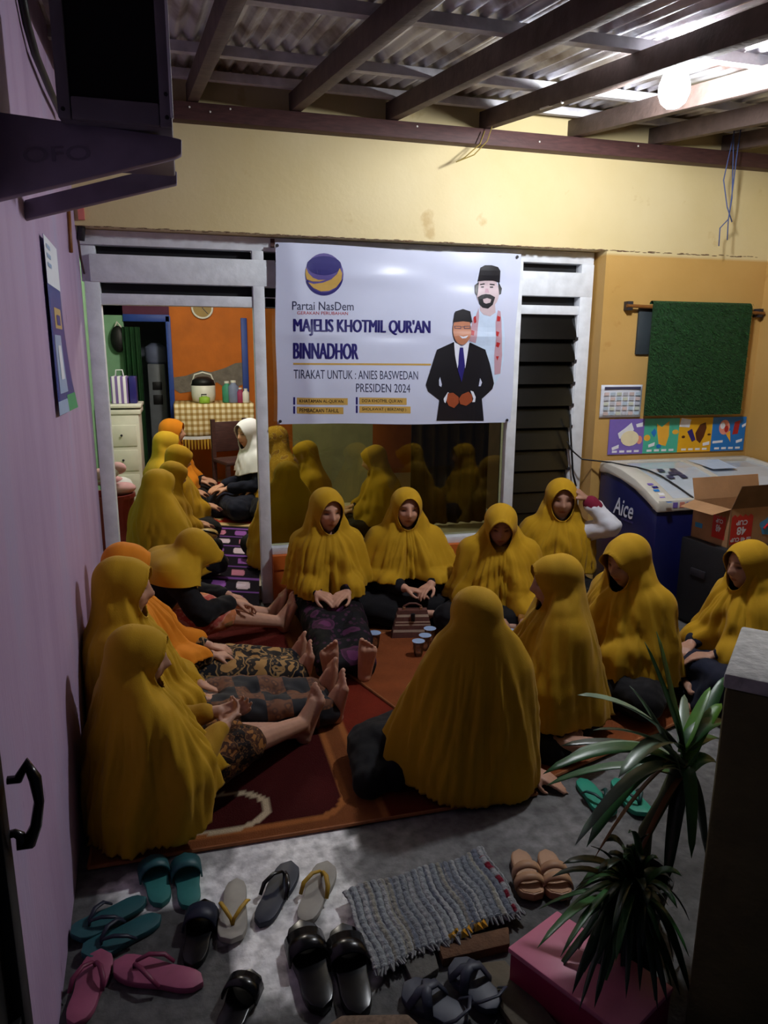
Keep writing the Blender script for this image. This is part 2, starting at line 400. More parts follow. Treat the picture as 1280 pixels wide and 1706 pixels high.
# louvre blades
zz = 1.915
for i in range(10):
    z1 = zz-i*.1535; 
    MB().hexa([(2.222, ya-.012, z1-.155), (2.655, ya-.012, z1-.155), (2.655, ya-.006, z1-.155), (2.222, ya-.006, z1-.155), (2.222, ya+.045, z1+.012), (2.655, ya+.045, z1+.012), (2.655, ya+.051, z1+.012), (2.222, ya+.051, z1+.012)]).build('louvre_blade', 'louvre_glass', w2_)
    bx('blade_clip', 'dark_metal', w2_, 2.645, 2.664, ya-.012, ya+.03, z1-.16, z1-.14)
wp('louvre_rail', w2_, 2.655, 2.664, ya, ya+.05, .41, 1.925)
bx('back_board', 'black', w2_, 2.2, 2.7, YF+.2, YF+.21, .3, 1.95)
# latch plate at the top of the centre post
MB().box(.535, .56, ya-.012, ya, 2.285, 2.335).build('hinge', 'dark_wood', d1)

# ---------------------------------------------------------------- inner room shell
Z1 = .1
r_ = MB().box(-.9, 3.0, 4.75, 10.4, Z1-.1, Z1).build('floor_room', 'tile_floor'); tag(r_, None, None, kind='structure')
r_ = MB().box(-1.0, -.9, 4.75, 10.4, 0, 2.9).build('wall_room_left', 'mint'); tag(r_, None, None, kind='structure')
X0, X1, X2, X3 = at(172, 560, 9)[0], at(207, 560, 9)[0], at(277, 560, 9)[0], at(284, 560, 9)[0]
r_ = MB().box(-.95, X1, 9, 9.08, Z1, 2.9).build('wall_room_mint', 'mint'); tag(r_, None, None, kind='structure')
wo = MB().box(X3, 3.0, 9, 9.08, Z1, 2.9).build('wall_room_orange', 'room_orange'); tag(wo, None, None, kind='structure')
pl = MB()
poly = [at(x, y, 9)[[0, 2]] for x, y in ((288, 629), (310, 626), (335, 617), (352, 620), (375, 613), (392, 605), (404, 604), (406, 640), (380, 650), (362, 637), (345, 640), (320, 652), (300, 655), (290, 648))]
pl.prism([tuple(p) for p in poly], 8.992, 9.0, lambda x, y, z: (x, z, y)); pl.build('plaster_patch', 'grey_plaster', wo)
r_ = MB().box(-.95, X3, 9, 9.08, at(250, 526, 9)[2], 2.9).build('wall_room_top', 'maroon'); tag(r_, None, None, kind='structure')
d2 = struct('door_2')
bx('door_jamb', 'blue_paint', d2, X2, X3+.01, 8.97, 9.06, Z1, at(250, 526, 9)[2], bevel=.004)
bx('door_head', 'blue_paint', d2, X1, X3, 8.97, 9.06, at(250, 536, 9)[2], at(250, 524, 9)[2], bevel=.004)
d3 = struct('door_3')
xa, xb = at(403, 600, 9)[0], at(413, 600, 9)[0]
bx('door_jamb', 'blue_paint', d3, xa, xb, 8.96, 9.0, Z1, at(408, 530, 9)[2], bevel=.004)
r_ = MB().box(-.95, .3, 10.3, 10.4, Z1, 2.9).build('wall_room_far', M('dusk_wall', (112, 122, 140), .7, .15)); tag(r_, None, None, kind='structure')
r_ = MB().box(1.02, 1.85, 7.3, 7.38, Z1, 2.9).build('wall_room_partition', 'room_grey'); tag(r_, None, None, kind='structure')
r_ = MB().box(2.9, 3.0, 4.75, 10.4, Z1, 2.9).build('wall_room_right', M('brown_wall', (74, 56, 44), .8, .2)); tag(r_, None, None, kind='structure')
r_ = MB().box(-1.0, 3.0, 4.75, 10.4, 2.9, 3.0).build('ceiling_room', 'white_plastic'); tag(r_, None, None, kind='structure')
# ---------------------------------------------------------------- people
M('skin', (196, 148, 124), .5, .06, 30, attr=True, spec=.35)
def cloth(name, rgb, var=.1, rough=.8): return M(name, rgb, rough, var, 4, .12, 260, sheen=.05, spec=.2)
cloth('mustard', (180, 138, 20)); cloth('mustard_dark', (158, 118, 22)); cloth('mustard_pale', (196, 156, 36)); cloth('saffron', (214, 128, 24))
cloth('white_cloth', (225, 225, 230)); cloth('black_cloth', (18, 17, 21), .3); cloth('navy_cloth', (22, 26, 44), .2); cloth('brown_cloth', (96, 66, 34), .2)
cloth('white_knit', (214, 216, 226)); cloth('pink_cloth', (216, 168, 176), .2)
def printed(name, ground, cols, scale, dens, kind='F1', rough=.75):
    m = M(name, ground, rough, .1, 5, .1, 200, spec=.2); N, L, B = nodes_of(m)
    tc = N.new('ShaderNodeTexCoord'); nz = N.new('ShaderNodeTexNoise'); nz.inputs['Scale'].default_value = scale*.8; L.new(tc.outputs['Object'], nz.inputs[0])
    mxv = N.new('ShaderNodeMixRGB'); mxv.inputs[0].default_value = .12; L.new(tc.outputs['Object'], mxv.inputs[1]); L.new(nz.outputs['Color'], mxv.inputs[2])
    vo = N.new('ShaderNodeTexVoronoi'); vo.inputs['Scale'].default_value = scale; vo.feature = kind; L.new(mxv.outputs[0], vo.inputs['Vector'])
    st = [(0, cols[0])]
    k = len(cols)
    for i, c in enumerate(cols): st.append((dens*(i+.6)/k, c))
    st.append((dens, ground))
    rp = ramp(N, st, 'CONSTANT'); L.new(vo.outputs['Distance'], rp.inputs[0])
    v2 = N.new('ShaderNodeTexVoronoi'); v2.inputs['Scale'].default_value = scale*4.3; L.new(tc.outputs['Object'], v2.inputs['Vector'])
    r2 = ramp(N, [(0, cols[-1]), (.32, ground)], 'CONSTANT'); L.new(v2.outputs['Distance'], r2.inputs[0])
    mm = N.new('ShaderNodeMixRGB'); mm.blend_type = 'LIGHTEN'; mm.inputs[0].default_value = .55; L.new(rp.outputs[0], mm.inputs[1]); L.new(r2.outputs[0], mm.inputs[2])
    L.new(mm.outputs[0], B.inputs['Base Color']); return m
printed('batik_gold', (16, 18, 26), [(168, 128, 76), (40, 34, 30), (150, 118, 74)], 11, .62)
printed('batik_brown', (30, 20, 18), [(150, 100, 50), (66, 38, 26), (112, 76, 42)], 20, .6)
printed('batik_floral', (196, 92, 82), [(72, 118, 66), (206, 128, 84), (214, 150, 130)], 9, .6)
printed('black_purple_flower', (15, 13, 19), [(96, 44, 86), (60, 26, 54), (80, 38, 70)], 7, .36)
printed('mustard_floral', (184, 138, 40), [(150, 90, 40), (110, 60, 60), (210, 170, 80)], 14, .4)
printed('pink_floral', (216, 176, 184), [(150, 70, 90), (230, 200, 200), (120, 60, 80)], 16, .45)
# banded print: brown and black panels
m = M('batik_panel', (24, 22, 28), .75, .1, 5); N, L, B = nodes_of(m)
tc = N.new('ShaderNodeTexCoord'); ch = N.new('ShaderNodeTexChecker'); ch.inputs['Scale'].default_value = 9; L.new(tc.outputs['Object'], ch.inputs[0])
vo = N.new('ShaderNodeTexVoronoi'); vo.inputs['Scale'].default_value = 34; L.new(tc.outputs['Object'], vo.inputs['Vector'])
rp = ramp(N, [(0, (134, 84, 46)), (.35, (70, 40, 28)), (.6, (104, 62, 36))]); L.new(vo.outputs['Distance'], rp.inputs[0])
mm = N.new('ShaderNodeMixRGB'); L.new(ch.outputs['Fac'], mm.inputs[0]); mm.inputs[1].default_value = (*lin((20, 20, 28)), 1); L.new(rp.outputs[0], mm.inputs[2]); L.new(mm.outputs[0], B.inputs['Base Color'])

def V(*a): return np.array(a, float)
def unit(v): v = np.asarray(v, float); return v/np.linalg.norm(v)
def head_points(nu=44, nv=34):
    vs = []
    for j in range(nv+1):
        p = PI*j/nv
        for k in range(nu):
            t = 2*PI*k/nu; vs.append((math.sin(p)*math.cos(t), math.sin(p)*math.sin(t), -math.cos(p)))
    D = np.array(vs); x, y, z = D.T
    X = x*.076; Y = y*.092; Zz = z*.115
    low = np.clip(-z, 0, 1); X = X*(1-.24*low**1.6); Y = Y*(1-.10*low)+.010*low
    fr = np.clip(y*2.2, 0, 1); ax = np.abs(X)
    g = lambda a, s: np.exp(-(a/s)**2)
    dy = .026*g(X, .0125)*g(Zz+.020, .016)+.012*g(X, .010)*g(Zz-.005, .022)
    dy -= .012*g(ax-.031, .015)*g(Zz-.012, .011)
    dy += .006*g(ax-.028, .020)*g(Zz-.033, .008)
    dy += .008*g(X, .022)*g(Zz+.056, .011)-.004*g(X, .02)*g(Zz+.0575, .003)
    dy += .008*g(X, .02)*g(Zz+.095, .015)+.006*g(ax-.043, .017)*g(Zz+.022, .018)
    dy -= .005*g(X, .03)*g(Zz+.076, .006)
    Y = Y+dy*fr
    fs = [(j*nu+k, j*nu+(k+1) % nu, (j+1)*nu+(k+1) % nu, (j+1)*nu+k) for j in range(nv) for k in range(nu)]
    return np.c_[X, Y, Zz], fs
HP, HF = head_points()

def hand(mb, wrist, d, n, thumb, curl=.4, s=1.):
    """palm and five fingers; d points along the hand, n out of the palm, thumb = +-1 picks its side"""
    d = unit(d); n = unit(np.asarray(n)-d*np.dot(n, d)); sd = np.cross(d, n)*thumb; wrist = np.asarray(wrist, float)
    for i, off in enumerate((.030, .010, -.010, -.028)):
        a = wrist+d*.012*s+sd*off*.55*s; b = wrist+d*(.082-.004*abs(i-1))*s+sd*off*s
        mb.capsule(a, b, .014*s, .0115*s, 8)
        L_ = (.064, .072, .066, .050)[i]*s; p = b; ang = 0
        for q, fr_ in enumerate((.45, .32, .23)):
            ang += curl*(.55, .75, .6)[q]+.04*i
            v = d*math.cos(ang)+n*math.sin(ang)+sd*off*.6*(q == 0)
            e = p+unit(v)*L_*fr_*1.15; mb.capsule(p, e, (.0092-.0008*q)*s, (.0084-.0009*q)*s, 8); p = e
    a = wrist+d*.022*s+sd*.022*s; b = a+(d*.62+sd*.62+n*.35)*.040*s; mb.capsule(a, b, .014*s, .0105*s, 8)
    c = b+(d*.8+sd*.25+n*(.3+.4*curl))*.030*s; mb.capsule(b, c, .0105*s, .0095*s, 8)
    mb.capsule(c, c+(d*.85-sd*.1+n*(.2+.5*curl))*.022*s, .0095*s, .008*s, 8)
def foot(mb, ank, d, u, inner, s=1.):
    """bare foot: d heel to toes, u out of the instep, inner = +-1 picks the big-toe side"""
    d = unit(d); u = unit(np.asarray(u)-d*np.dot(u, d)); sd = np.cross(d, u)*inner; a = np.asarray(ank, float)
    heel = a-u*.045*s-d*.035*s
    mb.capsule(a, heel, .034*s, .033*s, 12)
    for off, r0, r1 in ((.027, .026, .022), (0, .026, .019), (-.027, .025, .019)):
        mb.capsule(heel+sd*off*.3*s, a-u*.056*s+d*.115*s+sd*off*s, r0*s, r1*s, 10)
    mb.capsule(a+u*.0*s, a-u*.04*s+d*.10*s+sd*.008*s, .036*s, .022*s, 12)
    for i, off in enumerate((.037, .0155, -.001, -.0175, -.033)):
        b = a-u*(.056)*s+d*(.128-.006*i)*s+sd*off*s; r = (.0130, .0086, .0083, .0080, .0078)[i]*s
        l = (.044, .042, .038, .033, .027)[i]*s
        m_ = b+d*l*.6+u*.005*s; mb.capsule(b, m_, r, r*.95, 8); mb.capsule(m_, b+d*l+u*(-.002)*s, r*.95, r*.9, 8)

def sdf(P, caps, k=.013):
    s = np.zeros(P.shape[:-1])
    for a, b, ra, rb in caps:
        a = np.asarray(a, float); b = np.asarray(b, float); ab = b-a; L2 = max(ab@ab, 1e-9)
        t = np.clip(((P-a)@ab)/L2, 0, 1); dd = np.linalg.norm(P-a-t[..., None]*ab, axis=-1)-(ra+(rb-ra)*t)
        s += np.exp(np.clip(-dd/k, -60, 60))
    return -k*np.log(s+1e-30)
def head_caps(hc, R, m=.009):
    f = lambda *p: hc+R@V(*p)
    return [(f(0, -.022, .034), f(0, .010, .034), .084+m, .081+m), (f(0, .012, -.02), f(0, .02, -.05), .072+m, .060+m), (f(0, .03, -.075), f(0, .036, -.085), .044+m, .038+m)]

def drape(name, parent, mat, caps, hc, R, zc_low, hem, body_fwd=0., face=True, tent=.6, flare=.1, folds=.024, seed=0, n=150, lv=92, visor=.008, pinch=None, thick=.004):
    """a cloth hung over head and shoulders: the outermost reach of the body below, tightened and let fall to the hem"""
    rs = np.random.RandomState(seed)
    ztop = max(max(a[2]+ra, b[2]+rb) for a, b, ra, rb in head_caps(hc, R))
    cap_xy = hc[:2]+(R@V(0, -.012, 0))[:2]
    low_xy = np.asarray(zc_low, float)
    th = np.linspace(0, 2*PI, n, endpoint=False)
    cs = np.cos(th)
    hz_ = hem['s']+(hem['f']-hem['s'])*np.clip(cs, 0, 1)**1.2+(hem['b']-hem['s'])*np.clip(-cs, 0, 1)**1.2
    sn = np.sin(th)
    hz_ = hz_+hem.get('l', 0)*np.clip(-sn, 0, 1)+hem.get('r', 0)*np.clip(sn, 0, 1)
    tau = np.linspace(0, 1, lv+1)
    u = np.where(tau < .36, .0, 0)
    hd = .16
    z = np.empty((lv+1, n))
    k1 = int(lv*.42)
    for i in range(lv+1):
        if i <= k1: z[i] = ztop-hd*(1-math.cos(PI/2*(i/k1)))*1.0
        else: z[i] = (ztop-hd)+(hz_-(ztop-hd))*((i-k1)/(lv-k1))
    zz = np.clip((hc[2]-.02-z)/(max(hc[2]-.02-.30, .1)), 0, 1)
    cx = cap_xy[0]+(low_xy[0]-cap_xy[0])*zz; cy = cap_xy[1]+(low_xy[1]-cap_xy[1])*zz
    dx = np.sin(th+body_fwd)[None]*np.ones_like(z); dy = np.cos(th+body_fwd)[None]*np.ones_like(z)
    Rr = np.full_like(z, .75); allc = caps+head_caps(hc, R)
    for _ in range(46):
        P = np.stack([cx+dx*Rr, cy+dy*Rr, z], -1); Rr = np.maximum(Rr-.85*np.maximum(sdf(P, allc), -.01), .002)
    Rr[0] = .001
    # let it fall: outside the chin line cloth may not come back in faster than a little
    k0 = int(k1*.62)
    for i in range(k0+1, lv+1):
        dz = z[i-1]-z[i]; sl = np.where(z[i] < hc[2]-.18, flare, np.where(z[i] > hc[2]-.06, -1.5, -.5))
        Rr[i] = np.maximum(Rr[i], Rr[i-1]+sl*dz)
    # tighten: concave majorant from the temples down
    Hh = Rr.copy()
    hf = R@V(0, 1, 0); dth = np.cos(th+body_fwd-math.atan2(hf[0], hf[1]))
    wf = np.clip((dth-.35)/.35, 0, 1); wb = np.clip((-dth-.1)/.5, 0, 1)
    for k in range(n):
        ic = int(np.argmin(np.abs(z[:, k]-(hc[2]-.092))))
        ks = int(round(k0+wf[k]*(ic-k0)-wb[k]*.25*k1))
        pts_ = [(z[i, k], Rr[i, k], i) for i in range(ks, lv+1)]
        st = []
        for p in pts_:
            while len(st) >= 2 and (st[-1][1]-st[-2][1])*(p[0]-st[-2][0]) >= (p[1]-st[-2][1])*(st[-1][0]-st[-2][0]): st.pop()
            st.append(p)
        for (za, ra_, ia), (zb, rb_, ib) in zip(st, st[1:]):
            for i in range(ia, ib+1):
                t = (za-z[i, k])/(za-zb+1e-9); Hh[i, k] = ra_+(rb_-ra_)*t
    z0 = hc[2]+.015-wf[None]*.115+wb[None]*.05
    tf = np.clip((z0-z)/.09, 0, 1); tf = tent*tf*tf*(3-2*tf)
    Rr = np.maximum(Rr, Rr+(Hh-Rr)*tf)
    low = np.clip((hc[2]-.08-z)/.22, 0, 1)
    for _ in range(3):
        S = (np.roll(Rr, 1, 1)+np.roll(Rr, -1, 1)+Rr*2)/4; Rr = Rr+(S-Rr)*(.35+.5*low)
    for _ in range(2):
        S = Rr.copy(); S[1:-1] = (Rr[:-2]+Rr[2:]+2*Rr[1:-1])/4; Rr = S
    # hanging folds
    T = th[None]; fo_ = np.zeros_like(z); wob = .25*np.sin(T*2+rs.uniform(0, 6))+.15*np.sin(T*3+rs.uniform(0, 6))
    for kf, am in ((5, .45), (8, .6), (13, .6), (19, .5), (26, .42), (35, .30)):
        ph = rs.uniform(0, 6.28); tw = rs.uniform(-1.2, 1.2)
        s_ = np.sin(kf*(T+wob*.5+.10*np.sin((hc[2]-z)*7+3*T+ph))+ph+tw*(hc[2]-z)*4)
        fo_ += am*(1-2*np.abs(s_)**.8) * np.clip(.5+.7*np.sin(T*2+rs.uniform(0, 6)), 0, 1)
    Rr = Rr+(folds*np.maximum(fo_, -1.1)+.55*folds)*low**1.1
    # swags across the chest
    fr_ = np.clip(np.cos(T), 0, 1)**1.5
    q = (hc[2]-z)*46-9*np.abs(np.sin(T))+1.2*np.sin(T*3+rs.uniform(0, 6))
    Rr = Rr+.0055*np.sin(q)*fr_*np.clip((hc[2]-.13-z)/.08, 0, 1)*np.clip((z-hz_)/.08, 0, 1)
    P = np.stack([cx+dx*Rr, cy+dy*Rr, np.maximum(z, .012)], -1)
    if pinch is not None: P = pinch(P)
    vid = np.arange((lv+1)*n).reshape(lv+1, n); Pf = P.reshape(-1, 3)
    keep_face = []
    if face:
        Lp = (Pf-hc)@R        # head frame
        ax_, bz_ = .066, .100; ez = -.012
        e = np.sqrt((Lp[:, 0]/ax_)**2+((Lp[:, 2]-ez)/bz_)**2); ins = (e < 1) & (Lp[:, 1] > 0)
        front = Lp[:, 1] > .0
        push = visor*np.exp(-((e-1)/.22)**2)*front*np.clip((Lp[:, 2]+.02)/.06, 0.25, 1)
        Lp[:, 1] += np.where(e >= .8, push, 0)
        sc = np.where(ins, 1/np.maximum(e, .3), 1)
    fs = []
    insm = ins if face else np.zeros(len(Pf), bool)
    for i in range(lv):
        for k in range(n):
            a, b, c, d = vid[i, k], vid[i, (k+1) % n], vid[i+1, (k+1) % n], vid[i+1, k]
            if insm[a] and insm[b] and insm[c] and insm[d]: continue
            fs.append((a, b, c, d))
    if face:
        used = np.zeros(len(Pf), bool); used[np.unique(np.array(fs))] = True
        mv = ins & used
        Lp[mv, 0] *= sc[mv]; Lp[mv, 2] = ez+(Lp[mv, 2]-ez)*sc[mv]; Lp[mv, 1] += visor*np.clip((Lp[mv, 2]+.02)/.06, .25, 1)*.9
        Pf = Lp@R.T+hc
    mb = MB(); mb.v = [tuple(p) for p in Pf]; mb.f = fs
    bm = bmesh.new()
    me = bpy.data.meshes.new(name); me.from_pydata(mb.v, [], mb.f)
    bm.from_mesh(me); bmesh.ops.delete(bm, geom=[v for v in bm.verts if not v.link_faces], context='VERTS'); bmesh.ops.remove_doubles(bm, verts=bm.verts, dist=1e-4)
    bmesh.ops.recalc_face_normals(bm, faces=bm.faces)
    for _ in range(2): bmesh.ops.smooth_vert(bm, verts=[v for v in bm.verts if not v.is_boundary], factor=.4, use_axis_x=True, use_axis_y=True, use_axis_z=True)
    bm.to_mesh(me); bm.free(); me.shade_smooth(); me.materials.append(MATS[mat])
    o = bpy.data.objects.new(name, me); COL.objects.link(o); o.parent = parent
    md = o.modifiers.new('thickness', 'SOLIDIFY'); md.thickness = thick; md.offset = 1
    return o

def person(label, loc, face_deg, s=1., head=(0, .02, .685), hyaw=0, hpitch=0, hroll=0, lean=.0, pelvis=.12, arms=None, legs='cross', feet=True, scarf='mustard', dress='black_cloth', skirt='black_cloth',
           hem=None, tent=.6, flare=.1, folds=.024, seed=0, low=(0, .05), vox=.0062, group=None, bare=0., hands=((-.5, 1, -.1), (.5, 1, -.1)), palms=((0, 0, -1), (0, 0, -1)), curls=(.45, .45), skin_tone=1., extra=None, legs_r=1., shin_bare=False, visor=.008, mid=None, wide=1., under=(1, 1), res=(150, 92), cuff=None, tilt=None):
    """seated person, local +Y is forward; head is the head's centre. arms: ((elbow, wrist), (elbow, wrist)) right then left"""
    root = thing('person', label, 'person', loc, math.radians(face_deg), group)
    root.scale = (s, s, s)
    hc = V(*head); R = np.array(Euler((math.radians(hpitch), math.radians(hroll), math.radians(hyaw)), 'YXZ').to_matrix())
    neck = hc+R@V(0, -.022, -.10); ys = lean
    sh_z = .475+(pelvis-.12); chest = V(0, ys, sh_z-.06)
    if mid is None: mid = V(0, ys*.4, pelvis+.15)
    mid = V(*mid); wd = wide
    shp = [V(.140*wd, ys-.005, sh_z), V(-.140*wd, ys-.005, sh_z)]
    if arms is None: arms = (((.195, ys+.04, .28), (.08, ys+.27, .255)), ((-.195, ys+.04, .28), (-.08, ys+.27, .255)))
    A = [(V(*e), V(*w_)) for e, w_ in arms]
    hipr, hipl = V(.085, 0, pelvis), V(-.085, 0, pelvis)
    if legs == 'cross': LG = [(hipr, V(.30, .27, .12), V(-.02, .34, .06), V(-.16, .33, .05)), (hipl, V(-.30, .27, .12), V(.03, .26, .06), V(.17, .25, .05))]
    elif legs == 'out': LG = [(hipr, V(.09, .44, .125), V(.085, .83, .075), V(.10, .85, .24)), (hipl, V(-.09, .44, .125), V(-.085, .83, .075), V(-.10, .85, .24))]
    elif legs == 'seiza': LG = [(hipr, V(.12, .42, .075), V(.09, .0, .05), V(.08, -.17, .04)), (hipl, V(-.12, .42, .075), V(-.09, .0, .05), V(-.08, -.17, .04))]
    else: LG = [tuple(V(*q) for q in l) for l in legs]
    # ---- body: one surface
    mb = MB(); hpw = (HP*1.04)@R.T+hc; mb.add(hpw, HF)
    core = [(hipr+V(0, 0, .01), hipl+V(0, 0, .01), .115, .115), (V(0, 0, pelvis+.02), mid, .115*wd, .115*wd), (mid, chest, .115*wd, .115), (chest+V(.06, 0, 0), chest+V(-.06, 0, 0), .10, .10), (shp[0], shp[1], .058, .058), (chest+V(0, 0, .05), neck, .06, .05), (neck, hc, .05, .05)]
    for c in core: mb.capsule(*c)
    ac = []
    for (e, w_), sp in zip(A, shp): ac += [(sp, e, .052, .042), (e, w_, .041, .027)]
    for c in ac: mb.capsule(*c)
    lc = []
    for h_, k_, a_, t_ in LG: lc += [(h_, k_, .088*legs_r, .062*legs_r), (k_, a_, .056*legs_r, .036)]
    for c in lc: mb.capsule(*c)
    for i, (e, w_) in enumerate(A):
        d = hands[i]; hand(mb, w_, d, palms[i], (-1, 1)[i], curls[i])
    if feet:
        for i, (h_, k_, a_, t_) in enumerate(LG):
            d = t_-a_; sh = unit(a_-k_); u_ = -sh if abs(unit(d)@sh) < .8 else V(0, 0, -1)
            if legs == 'seiza': u_ = V(0, 0, -1)
            foot(mb, a_, d, u_, (-1, 1)[i] if not (legs == 'seiza') else (1, -1)[i])
    r, P = remesh(mb, vox, 1, .4)
    P[:, 2] = np.maximum(P[:, 2], .004); r.vertices.foreach_set('co', P.astype(np.float32).ravel())
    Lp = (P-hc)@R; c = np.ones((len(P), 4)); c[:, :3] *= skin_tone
    fm = (Lp[:, 1] > .03) & (np.abs(Lp[:, 2]) < .12) & (np.abs(Lp[:, 0]) < .07)
    ax_ = np.abs(Lp[:, 0]); zz = Lp[:, 2]
    def paint(mask, col, f=1.):
        mask = np.clip(mask, 0, 1)*fm*f; c[:, :3] = c[:, :3]*(1-mask[:, None])+np.array(col)*mask[:, None]
    paint(np.exp(-((ax_-.031)/.019)**2-((zz-.010)/.012)**2), (.55, .46, .44), .7)
    paint(1.4-((ax_-.031)/.0135)**2-((zz-.010)/.0055)**2, (.10, .08, .08))
    paint(1.3-((ax_-.031)/.022)**2-((zz-.034+.12*(ax_-.03)**1)/.0048)**2, (.22, .17, .15), .8)
    paint(1.3-(Lp[:, 0]/.026)**2-((zz+.0555)/.0095)**2, (.62, .34, .34), .9)
    paint(1.2-(Lp[:, 0]/.026)**2-((zz+.0565)/.0022)**2, (.3, .16, .16), .9)
    paint(1.0-((ax_-.008)/.004)**2-((zz+.034)/.004)**2, (.3, .2, .18), .8)
    a = r.color_attributes.new('Col', 'FLOAT_COLOR', 'POINT'); a.data.foreach_set('color', c.astype(np.float32).ravel())
    r.materials.clear(); r.materials.append(MATS['skin']); r.shade_smooth(); r.name = 'body'
    o = bpy.data.objects.new('body', r); COL.objects.link(o); o.parent = root
    # ---- clothes
    def garment(name, caps, mat, v=.013, amp=.006, sd=1, zmin=.006):
        m_ = MB()
        for q in caps: m_.capsule(*q)
        g, P = remesh(m_, v, 3, .5)
        nrm = np.empty(len(P)*3, np.float32); g.vertices.foreach_get('normal', nrm); nrm = nrm.reshape(-1, 3)
        P = P+nrm*(amp*noise3(P, 42, sd+seed)+amp*.6*noise3(P, 95, sd+seed+9))[:, None]
        P[:, 2] = np.maximum(P[:, 2], zmin); g.vertices.foreach_set('co', P.astype(np.float32).ravel())
        g.materials.clear(); g.materials.append(MATS[mat]); g.shade_smooth(); g.name = name
        o = bpy.data.objects.new(name, g); COL.objects.link(o); o.parent = root; return o
    gr = [(a, b, ra+.018, rb+.018) for a, b, ra, rb in core[:4]]+[(shp[0], shp[1], .072, .072)]
    for (e, w_), sp in zip(A, shp): gr += [(sp, e, .068, .062), (e, e+(w_-e)*(.86-bare), .060, .048)]
    garment('dress', gr, dress, sd=1)
    sk = [(hipr+V(0, -.01, .0), hipl+V(0, -.01, 0), .135, .135)]
    endf = .62 if shin_bare else .97
    for (h_, k_, a_, t_) in LG: sk += [(h_, k_, .112*legs_r, .088*legs_r), (k_, k_+(a_-k_)*(endf if not shin_bare else .12), .086*legs_r, (.070 if not shin_bare else .08)*legs_r)]
    kr, kl = LG[0][1], LG[1][1]
    if not shin_bare:
        for t in (.35, .7, 1.): sk.append((hipr+(kr-hipr)*t, hipl+(kl-hipl)*t, .085*legs_r, .085*legs_r))
        if legs in ('out',) or np.linalg.norm(LG[0][2]-LG[1][2]) < .3 and legs != 'cross':
            for t in (.3, .6, .9): sk.append((kr+(LG[0][2]-kr)*t, kl+(LG[1][2]-kl)*t, .062*legs_r, .062*legs_r))
    garment('skirt', sk, skirt, sd=4)
    # ---- scarf
    if hem is None: hem = dict(f=.27, s=.25, b=.18)
    cp = [(a, b, ra+.034, rb+.034) for a, b, ra, rb in core[1:4]]+[(sk[0][0], sk[0][1], .155, .155)]
    for h_, k_, a_, t_ in LG: cp.append((h_, h_+(k_-h_)*.5, .132*legs_r, .12*legs_r))
    cp += []+[(shp[0], shp[1], .078, .078), (chest+V(0, .02, .05), neck, .085, .066)]
    for i, ((e, w_), sp) in enumerate(zip(A, shp)):
        if under[i]: cp += [(sp, e, .084, .082), (e, e+(w_-e)*.72*under[i], .080, .070)]
    if cuff is not None:
        e, w_ = A[cuff[0]]; d = w_-e; MB().capsule(e+d*.70, e+d*.86, .052, .050).build('cuff', cuff[1], root, world=False, smooth=True)
    drape('headscarf', root, scarf, cp, hc, R, low, hem, tent=tent, flare=flare, folds=folds, seed=seed, visor=visor, n=res[0], lv=res[1])
    return root

def press_to_wall(root):
    """clothes and back of someone leaning on the purple wall stop at its face"""
    m = root.matrix_basis; mi = m.inverted()
    for o in root.children:
        for v in o.data.vertices:
            p = m @ v.co; lim = LX(p.y)+(.012 if o.name.startswith('headscarf') else .022)
            if p.x < lim: p.x = lim; v.co = mi @ p
# ---- row below the window, facing out
person('person in mustard headscarf and black flowered dress, legs stretched out, leftmost below the window', (.785, 4.27, 0), 176, s=1.06, head=(0, .06, .685), hyaw=14, hpitch=-8, lean=.03, legs='out',
       dress='black_purple_flower', skirt='black_purple_flower', hem=dict(f=.22, s=.27, b=.28), seed=11, vox=.0055, flare=.02, wide=.9,
       arms=(((.165, .06, .28), (.085, .27, .265)), ((-.165, .06, .28), (-.085, .28, .265))), hands=((-.7, .9, -.05), (.7, .8, -.02)), palms=((-.2, 0, -1), (.2, 0, -1)), curls=(.4, .4), visor=.006)
person('person in mustard headscarf sitting cross-legged behind the striped handbag', (1.315, 4.32, 0), 168, s=1.02, head=(0, .05, .685), hyaw=6, hpitch=-4, lean=.02, legs='cross', hem=dict(f=.28, s=.27, b=.25), wide=1.14, seed=12, vox=.0055,
       arms=(((.28, .08, .25), (.03, .33, .26)), ((-.28, .08, .25), (-.13, .31, .275))), hands=((-1, .35, -.1), (.6, .8, -.1)), palms=((0, .2, -1), (0, .2, -1)), curls=(.3, .5), visor=.006, low=(0, .08), flare=.16)
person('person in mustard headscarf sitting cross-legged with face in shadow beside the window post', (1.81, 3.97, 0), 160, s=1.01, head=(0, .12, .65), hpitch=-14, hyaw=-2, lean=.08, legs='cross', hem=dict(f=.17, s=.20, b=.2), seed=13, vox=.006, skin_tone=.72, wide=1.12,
       arms=(((.215, .12, .24), (.05, .38, .18)), ((-.215, .12, .24), (-.13, .40, .15))), hands=((-.8, .6, -.2), (.3, 1, -.3)), curls=(.6, .5), low=(0, .1), folds=.028, dress='mustard_floral', visor=.022)
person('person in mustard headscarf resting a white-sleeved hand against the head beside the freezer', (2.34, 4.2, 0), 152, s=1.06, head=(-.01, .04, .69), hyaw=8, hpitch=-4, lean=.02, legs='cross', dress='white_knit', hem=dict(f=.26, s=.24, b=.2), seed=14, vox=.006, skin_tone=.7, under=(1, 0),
       arms=(((.24, .06, .27), (.06, .28, .2)), ((-.315, .10, .55), (-.165, .06, .70))), hands=((-.4, 1, -.2), (.75, -.05, .6)), palms=((0, 0, -1), (.7, -.2, -.7)), curls=(.4, .35), cuff=(1, cloth('maroon_cuff', (120, 24, 52))), folds=.026)
